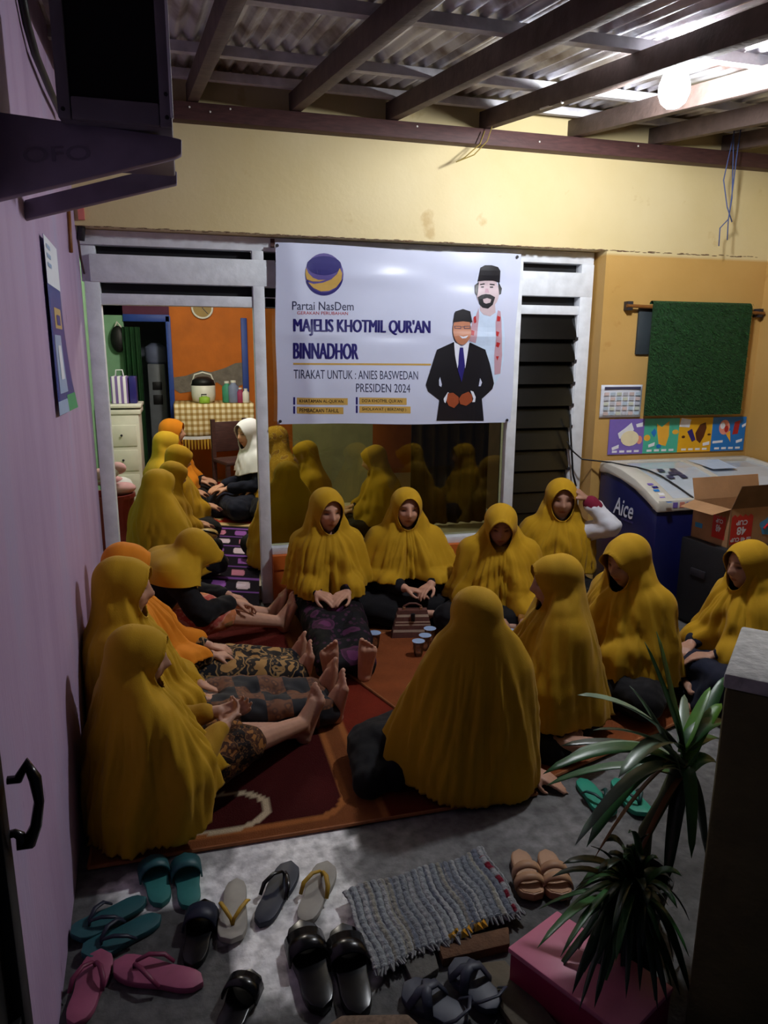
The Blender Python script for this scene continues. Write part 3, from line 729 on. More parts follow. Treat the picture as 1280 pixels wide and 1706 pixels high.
# ---- right half of the circle
person('person in long mustard headscarf seen from behind, sitting at the rug edge in the middle', (1.02, 2.37, 0), -6, s=1., head=(0, .055, .672), hpitch=-10, lean=.03, hem=dict(f=.25, s=.05, b=.015), seed=15, vox=.008, flare=.02, tent=1., folds=.018,
       legs=((V(.085, 0, .12), V(-.20, .34, .09), V(-.33, .02, .06), V(-.40, -.13, .05)), (V(-.085, 0, .12), V(-.40, .20, .10), V(-.42, -.02, .06), V(-.46, -.16, .05))), feet=False,
       under=(.2, .8), wide=.92, arms=(((.15, .03, .27), (.225, -.02, .055)), ((-.18, .04, .27), (-.07, .27, .19))), hands=((.75, -.55, -.22), (0, 1, -.2)), palms=((0, 0, -1), (0, 0, -1)), curls=(.12, .4), low=(0, .02))
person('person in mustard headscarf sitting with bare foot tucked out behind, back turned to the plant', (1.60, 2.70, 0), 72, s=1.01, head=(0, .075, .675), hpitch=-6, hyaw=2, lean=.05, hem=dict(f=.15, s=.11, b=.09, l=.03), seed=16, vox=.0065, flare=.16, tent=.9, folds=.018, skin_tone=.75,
       legs=((V(.085, 0, .12), V(.05, .42, .10), V(-.19, .10, .06), V(-.32, -.02, .05)), (V(-.085, 0, .12), V(-.22, .38, .08), V(-.33, .08, .055), V(-.37, -.10, .045))),
       arms=(((.24, .1, .27), (.1, .33, .2)), ((-.24, .12, .26), (-.13, .42, .17))), hands=((-.2, 1, -.2), (.1, 1, -.2)), low=(0, .05))
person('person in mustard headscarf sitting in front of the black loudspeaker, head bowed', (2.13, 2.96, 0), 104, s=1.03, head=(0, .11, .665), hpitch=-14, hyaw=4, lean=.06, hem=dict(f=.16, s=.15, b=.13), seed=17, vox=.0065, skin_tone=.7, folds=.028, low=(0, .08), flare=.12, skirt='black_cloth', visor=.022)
person('person in mustard headscarf and dark blue trousers at the right edge', (2.69, 2.80, 0), 92, s=.98, head=(0, .09, .675), hpitch=-4, lean=.04, hem=dict(f=.17, s=.10, b=.10), seed=18, vox=.007, skin_tone=.85, skirt='navy_cloth', dress='navy_cloth', folds=.024, low=(0, .06),
       legs=((V(.085, 0, .12), V(.26, .33, .16), V(.02, .38, .06), V(-.1, .42, .05)), (V(-.085, 0, .12), V(-.24, .36, .18), V(-.16, .42, .05), V(-.14, .56, .03))))
# ---- row along the purple wall
BOUT = ((V(.085, 0, .12), V(.12, .41, .21), V(.06, .80, .085), V(.09, .84, .25)), (V(-.085, 0, .12), V(-.08, .41, .19), V(-.10, .80, .08), V(-.12, .85, .24)))
person('person in long mustard headscarf with bare shins crossed, nearest along the purple wall', (-.26, 2.45, 0), -63, s=.94, head=(0, .055, .665), hpitch=-6, hyaw=-30, lean=.03, hem=dict(f=.25, s=.06, b=.015), seed=21, vox=.0055, flare=.02, tent=.9, folds=.026, skirt='batik_brown', dress='mustard_dark', shin_bare=True, skin_tone=.85,
       legs=((V(.085, 0, .12), V(.10, .40, .21), V(-.02, .80, .12), V(.0, .86, .28)), (V(-.085, 0, .12), V(-.10, .42, .17), V(-.05, .80, .075), V(-.06, .86, .22))),
       arms=(((.23, .10, .26), (.05, .37, .30)), ((-.22, .10, .27), (-.05, .40, .31))), hands=((-.55, .9, .15), (.55, .9, .1)), palms=((-.6, .2, .6), (.6, .2, .6)), curls=(.6, .6), low=(0, .05), under=(.4, .4))
person('person in mustard headscarf with brown and black panelled trousers, second along the purple wall', (-.325, 2.99, 0), -86, s=1.04, head=(0, .03, .69), hpitch=-4, hyaw=-10, lean=.0, legs='out', hem=dict(f=.18, s=.10, b=.05), seed=22, vox=.006, flare=.14, folds=.026, skirt='batik_panel', dress='black_cloth',
       arms=(((.25, .06, .27), (.07, .30, .21)), ((-.24, .06, .27), (-.06, .30, .21))), hands=((-.2, 1, -.3), (.2, 1, -.3)))
person('person in saffron orange headscarf with gold batik skirt along the purple wall', (-.345, 3.40, 0), -86, s=.97, head=(0, .03, .70), hpitch=-10, lean=.03, legs='out', scarf='saffron', dress='batik_gold', skirt='batik_gold', hem=dict(f=.26, s=.30, b=.2), seed=23, vox=.006, flare=.05, legs_r=1.15,
       arms=(((.24, .12, .27), (.08, .40, .24)), ((-.24, .12, .27), (-.04, .40, .24))), hands=((-.2, 1, -.2), (.3, 1, -.2)), curls=(.9, .9))
person('person in mustard headscarf bent forward over a flowered skirt by the doorway', (-.36, 3.97, 0), -78, s=1.03, head=(0, .34, .545), hpitch=-38, lean=.20, legs=BOUT, dress='black_cloth', skirt='batik_floral', hem=dict(f=.28, s=.43, b=.45), seed=24, vox=.006, shin_bare=True, flare=-.1, tent=.9, mid=(0, .04, .28),
       arms=(((.24, .32, .27), (.10, .52, .27)), ((-.24, .32, .27), (-.06, .54, .25))), hands=((0, 1, -.3), (.1, 1, -.4)), low=(0, .26), under=(.3, .3), visor=.03)
bpy.context.view_layer.update()
for o_ in [o for o in COL.objects if o.name.startswith('person') and o.parent is None and 'purple wall' in o['label'] or (o.get('label') or '').endswith('by the doorway')]: press_to_wall(o_)
# ---- inside the house
IV = dict(vox=.010, res=(80, 60))
person('person in mustard headscarf with back turned, sitting just inside the door', (-.25, 5.02, Z1), -48, s=.96, head=(0, .04, .69), hem=dict(f=.12, s=.06, b=.02), seed=31, flare=.12, tent=.9, feet=False, **IV)
person('person in mustard headscarf second inside the door, mostly hidden behind the nearest one', (-.21, 5.62, Z1), -70, s=.92, head=(0, .08, .68), hem=dict(f=.2, s=.15, b=.1), seed=32, feet=False, hpitch=-12, **IV)
person('person in mustard headscarf third inside the door, head bowed over an open book', (-.20, 6.22, Z1), -75, s=.98, head=(0, .10, .68), hpitch=-16, hem=dict(f=.2, s=.15, b=.1), seed=33, feet=False, lean=.05, **IV)
person('person in mustard headscarf fourth inside the door, in front of the saffron one', (-.27, 6.85, Z1), -80, s=1.03, head=(0, .06, .69), hem=dict(f=.2, s=.15, b=.1), seed=34, feet=False, scarf='mustard_pale', **IV)
person('person in saffron headscarf farthest along the inner wall', (-.20, 7.48, Z1), -100, s=1.1, head=(0, .03, .69), hem=dict(f=.2, s=.15, b=.1), seed=35, feet=False, scarf='saffron', **IV)
person('person in white headscarf and navy dress sitting inside facing the row', (.60, 7.0, Z1), 104, s=1.14, head=(0, .05, .69), hpitch=-6, hyaw=18, hem=dict(f=.34, s=.40, b=.3), seed=36, feet=False, scarf='white_cloth', dress='navy_cloth', skirt='navy_cloth', skin_tone=1.2, **IV)
person('person in mustard headscarf behind the centre post with back to the window', (.66, 5.12, Z1), -8, s=.97, head=(0, .03, .69), hem=dict(f=.1, s=.05, b=.02), seed=37, flare=.16, tent=.9, feet=False, **IV)
person('person in mustard headscarf in profile behind the left end of the glass', (1.03, 6.2, Z1), 78, s=.98, head=(0, .06, .69), hpitch=-12, hem=dict(f=.2, s=.15, b=.1), seed=39, feet=False, **IV)
person('person in mustard headscarf in profile behind the middle of the glass, head bowed', (1.58, 5.85, Z1), 80, s=.98, head=(0, .08, .68), hpitch=-16, hem=dict(f=.2, s=.15, b=.1), seed=40, feet=False, **IV)
person('person in flowered mustard headscarf seen between centre post and banner', (.84, 6.9, Z1), 96, s=1.06, head=(0, .05, .69), hem=dict(f=.2, s=.15, b=.1), seed=41, feet=False, scarf='mustard_floral', **IV)
# ---------------------------------------------------------------- flat prints that follow a surface
def cut2d(vs, fs, step):
    bm = bmesh.new(); bv = [bm.verts.new((x, y, 0)) for x, y in vs]
    for f in fs:
        try: bm.faces.new([bv[i] for i in f])
        except ValueError: pass
    bmesh.ops.triangulate(bm, faces=bm.faces)
    A = np.array(vs)
    for ax in (0, 1):
        lo, hi = A[:, ax].min(), A[:, ax].max(); t = math.ceil(lo/step)*step
        while t < hi:
            no = (1, 0, 0) if ax == 0 else (0, 1, 0); co = (t, 0, 0) if ax == 0 else (0, t, 0)
            bmesh.ops.bisect_plane(bm, geom=list(bm.verts)+list(bm.edges)+list(bm.faces), plane_co=co, plane_no=no); t += step
    bm.verts.index_update(); v = [(p.co.x, p.co.y) for p in bm.verts]; f = [tuple(q.index for q in p.verts) for p in bm.faces]; bm.free()
    return v, f
def ink(name, rgb, rough=.35, spec=.5): return M(name, rgb, rough, .04, 20, spec=spec)
# ---------------------------------------------------------------- banner
m = M('vinyl', (206, 212, 236), .22, .03, 3, spec=.6)
for a in (('ink_navy', (40, 34, 112)), ('ink_gold', (200, 162, 84)), ('ink_red', (178, 40, 44)), ('ink_black', (24, 22, 28)), ('ink_white', (226, 230, 244)), ('ink_skin', (190, 128, 98)), ('ink_pale_skin', (198, 178, 184)), ('ink_grey', (60, 62, 92)), ('ink_hand', (152, 74, 44)), ('ink_scarf', (186, 150, 164)), ('ink_shirt', (196, 214, 238)), ('ink_violet', (96, 84, 150))): ink(*a)
BY = 4.612
def wr(x, z):
    u = (x-.55)/1.63; v = (z-1.18)/1.13
    w_ = .010*math.sin(7*u+2*v)+.006*math.sin(13*u-5*v+1)+.010*math.exp(-((v-.52)/.03)**2)*math.sin(9*u+.5)+.012*math.exp(-((u-.05-.1*(1-v))/.04)**2)
    w_ += .012*math.exp(-((v-.86+.05*u)/.05)**2)*math.sin(5*u)+.008*math.exp(-((u-.9-.1*(v-.5))/.03)**2)
    return w_*min(1, 6*min(u, 1-u)+.25)
ban = thing('banner', 'glossy white printed banner with lettering and two portraits hung across the window', 'banner', (1.36, BY, 1.19))
c0, c1, c2, c3 = [at(x, y, BY)[[0, 2]] for x, y in ((458, 404), (868, 425), (462, 707), (850, 705))]
def bgrid(u, v):
    p = (c2*(1-u)+c3*u)*(1-v)+(c0*(1-u)+c1*u)*v; p = p+[.004*math.sin(9*v), .005*math.sin(8*u)]
    return (p[0], BY-wr(p[0], p[1]), p[1])
MB().grid(bgrid, 90, 66).build('sheet', 'vinyl', ban, smooth=True)
Bz = lambda X, Y: tuple(at(440+X/2.909, 390+Y/2.909, BY)[[0, 2]])
BzB = lambda X, Y: tuple(at(690+X/5.505, 410+Y/5.505, BY)[[0, 2]])
def bprint(name, mat, polys, layer=1):
    for vs, fs in polys:
        v, f = cut2d(vs, fs, .03); MB().add([(x, BY-wr(x, z)-.0012*layer, z) for x, z in v], f).build(name, mat, ban, fix=False)
def pol(pts, T=Bz): return ([T(*p) for p in pts], [tuple(range(len(pts)))])
def ring(cx, cy, rx, ry, T=Bz, n=28, a0=0, a1=360): return [(cx+rx*math.cos(math.radians(a0+(a1-a0)*i/n)), cy+ry*math.sin(math.radians(a0+(a1-a0)*i/n))) for i in range(n)]
def btext(body, X0, Y0, X1, Y1, X0b=None, **k):       # box in zoomed banner pixels: left top right bottom
    vs, fs = fit_text(body, 0, 1, 0, 1, **k)
    p00, p10, p01, p11 = [np.array(Bz(*q)) for q in ((X0, Y1), (X1, Y1+(X1-X0)*.010), (X0, Y0), (X1, Y0+(X1-X0)*.014))]
    return ([tuple((p00*(1-u)+p10*u)*(1-v)+(p01*(1-u)+p11*u)*v) for u, v in vs], fs)
bprint('emblem_disc', 'ink_violet', [pol(ring(291, 195, 93, 103))])
bprint('emblem_ring', 'ink_navy', [pol(ring(291, 150, 84, 50, n=24, a0=0, a1=180)+ring(291, 150, 84, 44, n=10, a0=180, a1=360)), pol(ring(291, 200, 93, 98, n=20, a0=10, a1=170)+ring(291, 205, 80, 78, n=20, a0=170, a1=10))], 2)
bprint('emblem_swoosh', 'ink_gold', [pol([(203, 165), (214, 190), (236, 212), (262, 222), (298, 222), (270, 230), (235, 230), (206, 220), (200, 195)]), pol([(212, 234), (240, 242), (285, 236), (325, 220), (352, 195), (366, 165), (377, 190), (374, 225), (350, 258), (315, 275), (275, 278), (240, 262)])], 3)
bprint('lettering', 'ink_grey', [btext('Partai NasDem', 136, 326, 434, 368, offset=.004)])
bprint('lettering', 'ink_red', [btext('GERAKAN PERUBAHAN', 160, 374, 406, 390, offset=0)])
for k, dx in enumerate((-3, 0, 3)):
    bprint('headline', 'ink_navy', [btext("MAJELIS KHOTMIL QUR'AN", 143+dx, 408, 806+dx, 492, offset=0), btext('BINNADHOR', 143+dx, 526, 455+dx, 604, offset=0)], 1+k)
bprint('rule', 'ink_gold', [pol([(141, 624), (810, 628), (810, 637), (141, 633)])])
bprint('lettering', 'ink_grey', [btext('TIRAKAT UNTUK : ANIES BASWEDAN', 143, 656, 748, 700, offset=0), btext('PRESIDEN 2024', 446, 724, 710, 766, offset=0)])
for (x0, y0, x1, t_) in ((158, 792, 405, "KHATAMAN AL-QUR'AN"), (158, 836, 384, 'PEMBACAAN TAHLIL'), (462, 792, 692, "DO'A KHOTMIL QUR'AN"), (462, 833, 711, 'SHOLAWAT ( BERZANJI )')):
    bprint('label_bar', 'ink_gold', [pol([(x0, y0), (x1, y0+3), (x1, y0+36), (x0, y0+33)])])
    bprint('label_tick', 'ink_navy', [pol([(x0-17, y0-2), (x0-8, y0-2), (x0-8, y0+34), (x0-17, y0+34)])])
    bprint('lettering', 'ink_black', [btext(t_, x0+13, y0+7, x1-22, y0+26, offset=0)], 2)
P = lambda pts: pol(pts, BzB)
# standing figure behind: pale shirt, scarf, cap
bprint('portrait_shirt', 'ink_shirt', [P([(540, 600), (640, 560), (760, 590), (815, 660), (830, 850), (820, 1050), (790, 1180), (720, 1300), (560, 1240), (520, 900), (505, 760)])])
bprint('portrait_scarf', 'ink_scarf', [P([(585, 570), (560, 640), (535, 660), (515, 760), (500, 870), (560, 890), (575, 780), (590, 640)]), P([(760, 590), (740, 700), (742, 850), (730, 1000), (735, 1180), (790, 1170), (805, 1000), (800, 850), (795, 680), (785, 600)])], 2)
bprint('portrait_scarf_mark', 'ink_red', [P([(540, 650), (560, 640), (565, 700), (545, 710)]), P([(755, 640), (785, 650), (780, 690), (752, 690)]), P([(520, 770), (548, 780), (540, 820), (515, 815)]), P([(745, 780), (775, 790), (760, 830), (742, 820)]), P([(750, 880), (785, 890), (770, 930), (745, 920)]), P([(745, 1010), (775, 1010), (760, 1050)])], 3)
bprint('portrait_neck', 'ink_pale_skin', [P([(600, 540), (735, 540), (740, 610), (690, 645), (630, 630), (595, 590)])], 2)
bprint('portrait_face', 'ink_pale_skin', [P(ring(668, 420, 105, 150))], 3)
bprint('portrait_hair', 'ink_black', [P([(552, 360), (590, 330), (580, 420), (570, 460), (552, 430)]), P([(770, 330), (800, 390), (790, 440), (772, 450)]),
        P([(575, 470), (610, 450), (650, 440), (690, 445), (735, 470), (712, 540), (670, 575), (620, 565), (590, 530)]), P([(600, 348), (640, 342), (645, 352), (603, 360)]), P([(690, 345), (735, 350), (735, 362), (690, 356)]), P([(608, 372), (636, 370), (634, 382), (610, 382)]), P([(690, 372), (722, 372), (720, 384), (692, 384)])], 4)
bprint('portrait_mouth', 'ink_pale_skin', [P([(622, 488), (660, 478), (698, 490), (690, 520), (650, 530), (628, 518)])], 5)
bprint('portrait_nose', 'ink_scarf', [P([(650, 390), (672, 390), (682, 428), (640, 428)])], 5)
bprint('portrait_cap', 'ink_black', [P([(580, 325), (600, 200), (640, 178), (700, 178), (760, 195), (782, 230), (780, 335), (720, 318), (640, 318)])], 5)
# nearer figure: suit, tie, cap
bprint('portrait_suit', 'ink_black', [P([(210, 950), (360, 880), (430, 930), (510, 885), (650, 950), (690, 1080), (730, 1260), (715, 1310), (620, 1400), (637, 1600), (210, 1600), (235, 1410), (130, 1330), (110, 1270), (150, 1140)])], 4)
bprint('portrait_gap', 'vinyl', [P([(238, 1200), (255, 1270), (250, 1292), (230, 1280), (228, 1230)]), P([(605, 1210), (622, 1250), (610, 1285), (592, 1285)])], 5)
bprint('portrait_collar', 'ink_white', [P([(362, 880), (410, 905), (430, 930), (490, 880), (500, 890), (478, 1050), (466, 1120), (430, 960), (396, 1120), (372, 1000)]), P([(272, 1400), (310, 1340), (320, 1345), (290, 1440), (278, 1432)]), P([(518, 1325), (545, 1335), (566, 1385), (560, 1430), (535, 1432), (545, 1400)])], 6)
bprint('portrait_tie', 'ink_navy', [P([(415, 930), (445, 930), (450, 975), (465, 1100), (435, 1250), (400, 1140), (408, 990)])], 7)
bprint('portrait_hand', 'ink_hand', [P([(310, 1350), (360, 1345), (410, 1385), (412, 1440), (370, 1485), (320, 1465), (298, 1420)]), P([(440, 1360), (500, 1335), (535, 1370), (535, 1425), (480, 1465), (425, 1450), (412, 1400)])], 7)
bprint('portrait_face', 'ink_skin', [P(ring(432, 770, 82, 135))], 8)
bprint('portrait_feature', 'ink_grey', [P([(362, 732), (420, 734), (424, 760), (364, 756)]), P([(448, 734), (510, 732), (508, 756), (450, 760)]), P([(420, 740), (450, 740), (450, 744), (420, 744)])], 9)
bprint('portrait_lens', 'ink_skin', [P([(368, 737), (416, 739), (418, 754), (369, 751)]), P([(454, 739), (504, 737), (502, 751), (455, 754)])], 10)
bprint('portrait_smile', 'ink_white', [P([(405, 822), (440, 832), (485, 820), (465, 845), (430, 848)])], 9)
bprint('portrait_cap', 'ink_black', [P([(355, 700), (372, 600), (440, 578), (505, 600), (525, 700), (440, 690)])], 9)
for x, y in ((462, 409), (862, 428), (467, 702), (845, 700)): MB().lathe([(.004, -.004), (.010, -.004), (.010, .0), (.004, .0)], 10, at(x, y, BY-.012), 'y').build('grommet', 'dark_metal', ban)

# ---------------------------------------------------------------- things on the yellow wall
rod = thing('hanging_rod', 'wooden rod fixed on the yellow wall carrying the turf', 'rod', (3.5, 4.50, 1.95))
M('rod_wood', (120, 74, 30), .5, .2)
MB().tube([(2.93, 4.50, 1.985), (4.06, 4.50, 1.955)], .012, 8).build('pole', 'rod_wood', rod)
for x, z in ((2.955, 1.985), (4.03, 1.957)): MB().box(x-.02, x+.02, 4.495, 4.55, z-.03, z+.03).build('bracket', 'dark_metal', rod, bevel=.003)
tf_ = thing('turf_mat', 'green artificial turf mat draped over the rod', 'mat', (3.53, 4.49, 1.24))
M('turf', (26, 58, 30), .9, .3, 30); M('turf_blade', (44, 92, 46), .8, .4, 60)
bx('backing', 'turf', tf_, 3.12, 3.93, 4.472, 4.484, 1.235, 2.0)
def tback(u, v): t = -PI/2+PI*u; return (3.12+.81*v, 4.50+.022*math.sin(t+PI)*1.0, 2.0+.022*math.cos(t))
MB().grid(tback, 8, 2).build('fold', 'turf', tf_, smooth=True)
bl = MB(); rs = random.Random(5)
for i in range(9000):
    x = rs.uniform(3.118, 3.932); z = rs.uniform(1.236, 2.02); y = 4.472; l = rs.uniform(.012, .026); a = rs.uniform(0, 6.28); t = rs.uniform(.0, .7)
    dx, dz, dy = math.cos(a)*t*l, math.sin(a)*t*l-.004, -l*(1-.4*t); wv = .0022
    bl.add([(x-wv, y, z), (x+wv, y, z+.001), (x+dx, y+dy, z+dz)], [(0, 1, 2)])
o = bl.build('blades', 'turf_blade', tf_, fix=False); o['kind'] = 'stuff'
bd = bx('wall_board', M('slate', (50, 58, 62), .6, .1), None, 3.05, 3.16, 4.53, 4.549, 1.66, 1.975, bevel=.003); tag(bd, 'dark grey board tucked behind the turf mat', 'board')
cal = thing('wall_calendar', 'white calendar sheet of printed columns below the turf', 'calendar', (2.96, 4.54, 1.22))
MB().grid(lambda u, v: (2.80+.33*u, 4.538-.006*math.sin(PI*u)*v, 1.222+.228*v), 10, 6).build('sheet', M('paper', (222, 226, 236), .6, .03), cal, smooth=True, solid=.001)
for i in range(6):
    for j in range(5):
        MB().box(2.822+i*.05, 2.860+i*.05, 4.5265, 4.5275, 1.24+j*.034, 1.262+j*.034).build('print', M('ink_cal%d' % ((i*5+j) % 4), [(206, 186, 182), (180, 196, 210), (200, 206, 190), (186, 188, 198)][(i*5+j) % 4]) if 'ink_cal%d' % ((i*5+j) % 4) not in MATS else 'ink_cal%d' % ((i*5+j) % 4), cal)
MB().box(2.822, 3.11, 4.5265, 4.5275, 1.42, 1.437).build('print', 'ink_grey', cal)
pos = thing('ice_cream_poster', 'strip of four coloured ice cream posters above the freezer', 'poster', (3.46, 4.54, .955))
for a in (('p_violet', (124, 104, 186)), ('p_teal', (70, 178, 150)), ('p_yellow', (226, 170, 30)), ('p_blue', (28, 118, 196)), ('p_cream', (236, 224, 184)), ('p_choc', (84, 40, 22)), ('p_pink', (232, 150, 130)), ('p_white', (232, 234, 240)), ('p_orange', (236, 176, 60))): ink(*a)
xs = (2.89, 3.175, 3.468, 3.755, 4.05)
for i, mt in enumerate(('p_violet', 'p_teal', 'p_yellow', 'p_blue')):
    pa = bx('panel', mt, pos, xs[i], xs[i+1], 4.540, 4.545, .955, 1.208)
    def spot(pts, mat, k=1, pa=pa, x0=xs[i], w_=xs[i+1]-xs[i]):
        MB().prism([(x0+w_*u, .955+.253*v) for u, v in pts], 0, .0012*k, lambda x, y, z: (x, 4.540-z, y)).build('print', mat, pa)
    el = lambda cx, cy, rx, ry, n=16: [(cx+rx*math.cos(6.2832*q/n), cy+ry*math.sin(6.2832*q/n)) for q in range(n)]
    if i == 0:
        spot([(.25, .6), (.45, .75), (.62, .9), (.7, .7), (.6, .5), (.3, .45)], 'p_white'); spot(el(.6, .45, .26, .22), 'p_cream', 2); spot(el(.88, .4, .08, .12), 'p_pink'); spot([(.75, .85), (.95, .9), (.95, .78), (.78, .76)], 'p_white'); spot([(.1, .2), (.3, .28), (.3, .18), (.12, .12)], 'p_white')
    if i == 1:
        spot([(.35, .85), (.5, .75), (.7, .92), (.72, .5), (.65, .2), (.45, .25), (.38, .6)], 'p_orange'); spot(el(.1, .45, .09, .09), 'p_orange'); spot(el(.9, .6, .09, .07), 'p_orange'); spot([(.2, .6), (.3, .72), (.36, .6), (.3, .46)], 'p_blue'); spot([(.15, .25), (.33, .32), (.32, .22), (.16, .17)], 'p_white', 2); spot(el(.45, .2, .07, .06), 'p_blue', 2)
    if i == 2:
        spot([(.0, .75), (.3, .72), (.34, .95), (.05, 1)], 'p_white'); spot([(.55, .35), (.5, .55), (.62, .8), (.78, .86), (.82, .7), (.76, .45), (.66, .25)], 'p_choc', 2); spot([(.25, .6), (.38, .68), (.52, .36), (.42, .3)], 'ink_navy', 2); spot(el(.15, .45, .05, .04), 'p_choc'); spot(el(.92, .5, .05, .03), 'p_choc'); spot([(.75, .25), (.95, .3), (.95, .2), (.76, .17)], 'p_white', 2)
    if i == 3:
        spot(el(.36, .7, .16, .22), 'p_pink'); spot(el(.30, .75, .07, .1), 'p_white', 2); spot(el(.42, .65, .06, .1), 'ink_red', 2); spot([(.42, .5), (.54, .6), (.58, .26)], 'p_orange', 2); spot([(.66, .85), (.82, .9), (.78, .5), (.62, .48)], 'ink_red'); spot([(.88, .75), (1, .82), (1, .74), (.9, .68)], 'p_white'); spot([(.05, .3), (.35, .32), (.35, .25), (.05, .23)], 'p_white'); spot([(.75, .3), (.93, .35), (.93, .27), (.76, .22)], 'p_white', 2)
    for q in range(4): spot([(.12+.21*q, .05), (.26+.21*q, .05), (.26+.21*q, .11), (.12+.21*q, .11)], 'p_white')

# ---------------------------------------------------------------- chest freezer
M('freezer_navy', (22, 26, 78), .35, .08, spec=.5); M('freezer_top', (206, 202, 190), .3, .05, spec=.5)
m = M('freezer_glass', (190, 200, 212), .06, .05, spec=.8)
fz = thing('chest_freezer', 'navy blue ice cream chest freezer with pale sloping glass lid', 'freezer', (3.43, 4.17, 0))
fx0, fx1 = 2.83, 4.04; fyF, fyB = 3.84, 4.52
prof = [(fyB, .905), (4.42, .915), (4.25, .90), (4.08, .86), (3.95, .81), (fyF, .755)]
body = [(fyF, .02), (fyB, .02), (fyB, .86), (4.25, .845), (4.08, .80), (3.95, .745), (fyF, .69)]
MB().prism(body, fx0, fx1, lambda y, z, x: (x, y, z)).build('body', 'freezer_navy', fz, bevel=.01)
rim = [(y, z) for y, z in prof]+[(y, z-.07) for y, z in prof[::-1]]
MB().prism(rim, fx0-.012, fx0+.13, lambda y, z, x: (x, y-(.012 if y == fyF else 0), z)).build('end_cap', 'freezer_top', fz, bevel=.012)
MB().prism(rim, fx1-.04, fx1+.01, lambda y, z, x: (x, y, z)).build('end_cap', 'freezer_top', fz, bevel=.012)
MB().box(fx0, fx1, fyF-.015, fyF+.06, .69, .765).build('front_rim', 'freezer_top', fz, bevel=.012)
MB().box(fx0, fx1, 4.44, fyB, .83, .918).build('back_rim', 'freezer_top', fz, bevel=.008)
for k, (xa, xb, dz) in enumerate(((fx0+.13, 3.46, .0), (3.42, fx1-.04, -.012))):
    st = [(y, z-.008+dz) for y, z in prof[1:]]
    gl = MB().prism(st+[(y, z-.008) for y, z in st[::-1]], xa, xb, lambda y, z, x: (x, y, z)).build('glass_lid', 'freezer_glass', fz)
    MB().prism([(y, z+.006) for y, z in st]+[(y, z-.012) for y, z in st[::-1]], xb-.05 if k == 0 else xa, xb if k == 0 else xa+.04, lambda y, z, x: (x, y, z)).build('lid_frame', 'freezer_top', gl)
vs, fs = fit_text('Aice', 0, .235, 0, .12, shear=.25, offset=.012)
mb = MB().add([(fx0-.0135, 4.305-u, .585+v*1.0+.0*u) for u, v in vs], fs); mb.build('lettering', 'ink_white', fz, fix=False)
vs, fs = fit_text('HAVE AN AICE DAY', 0, .14, 0, .016)
MB().add([(fx0-.0135, 4.20-u, .56+v) for u, v in vs], fs).build('lettering', 'ink_violet', fz, fix=False)
def on_lid(x, y): 
    zs = np.interp(y, [p[0] for p in prof[::-1]], [p[1] for p in prof[::-1]]); return (x, y, float(zs)+.004)
for i in range(7):
    x = fx0+.035+.012*(i % 2); y = 4.02-.035*i
    a, b = on_lid(x, y), on_lid(x+.04, y-.022)
    MB().add([a, (b[0], a[1], a[2]), b, (a[0], b[1], b[2])], [(0, 1, 2, 3)]).build('sticker', ['p_violet', 'ink_navy', 'p_blue', 'p_white'][i % 4], fz, fix=False)
for i in range(5):
    x = 2.93+.05*i; MB().box(x, x+.035, fyF-.0175, fyF-.0155, .715, .75).build('sticker', ['p_violet', 'p_pink', 'p_violet'][i % 3], fz)
for k, (x0_, y0_, x1_, y1_) in enumerate(((3.07, 4.22, 3.22, 4.06), )):
    for i in range(3):
        for j in range(3):
            if (i+j) % 2 == 0 or i == 2:
                xa, xb = x0_+(x1_-x0_)*i/3, x0_+(x1_-x0_)*(i+1)/3-.004; ya_, yb_ = y0_-(y0_-y1_)*j/3, y0_-(y0_-y1_)*(j+1)/3+.004
                MB().add([on_lid(xa, ya_), on_lid(xb, ya_), on_lid(xb, yb_), on_lid(xa, yb_)], [(0, 1, 2, 3)]).build('notice', 'ink_grey', fz, fix=False)
MB().add([on_lid(3.46, 4.40), on_lid(3.72, 4.40), on_lid(3.70, 4.18), on_lid(3.50, 4.18)], [(0, 1, 2, 3)]).build('notice', 'ink_shirt', fz, fix=False)
# black cable over the freezer
cb = thing('power_cable', 'black cable trailing from the louvre window over the freezer', 'cable', (2.7, 4.6, .9))
pth = [at(945, 735, 4.6), at(955, 752, 4.58), at(970, 765, 4.54)]+[on_lid(2.85, 4.43), on_lid(2.90, 4.33), on_lid(2.95, 4.27), on_lid(3.0, 4.2), on_lid(3.03, 4.1), on_lid(3.06, 3.98), on_lid(3.1, 3.86), (3.12, 3.83, .70)]
MB().tube(pth, .006, 6).build('wire', 'black', cb, smooth=True)
MB().tube([at(950, 690, 4.62), at(952, 740, 4.61), at(955, 790, 4.62), at(960, 810, 4.62)], .007, 6).build('wire', 'black', cb, smooth=True)

# ---------------------------------------------------------------- loudspeaker and carton
am_o = (3.27, 3.61); R5 = math.radians(6)
am = thing('loudspeaker', 'large black amplifier loudspeaker on the floor beside the freezer', 'loudspeaker', (*am_o, 0), R5)
M('speaker_black', (20, 20, 24), .6, .2, 60, .3, 300)
MB().box(-.30, .30, -.19, .17, .02, .55).build('cabinet', 'speaker_black', am, world=False, bevel=.015)
MB().box(-.27, .27, -.203, -.19, .05, .44).build('grille', M('grille', (12, 12, 14), .8, .3, 200, .6, 500), am, world=False, bevel=.006)
cp_ = MB().box(-.27, .27, -.203, -.19, .455, .53).build('control_panel', 'black', am, world=False, bevel=.004)
for i in range(14): MB().lathe([(.005, 0), (.005, .012), (.004, .014)], 8, (-.22+.034*i, 0, 0), 'y').build('knob', 'white_plastic', cp_, world=False).location = (0, -.217, .495)
MB().box(-.312, -.298, -.06, .06, .33, .38).build('side_handle', 'dark_metal', am, world=False, bevel=.01)
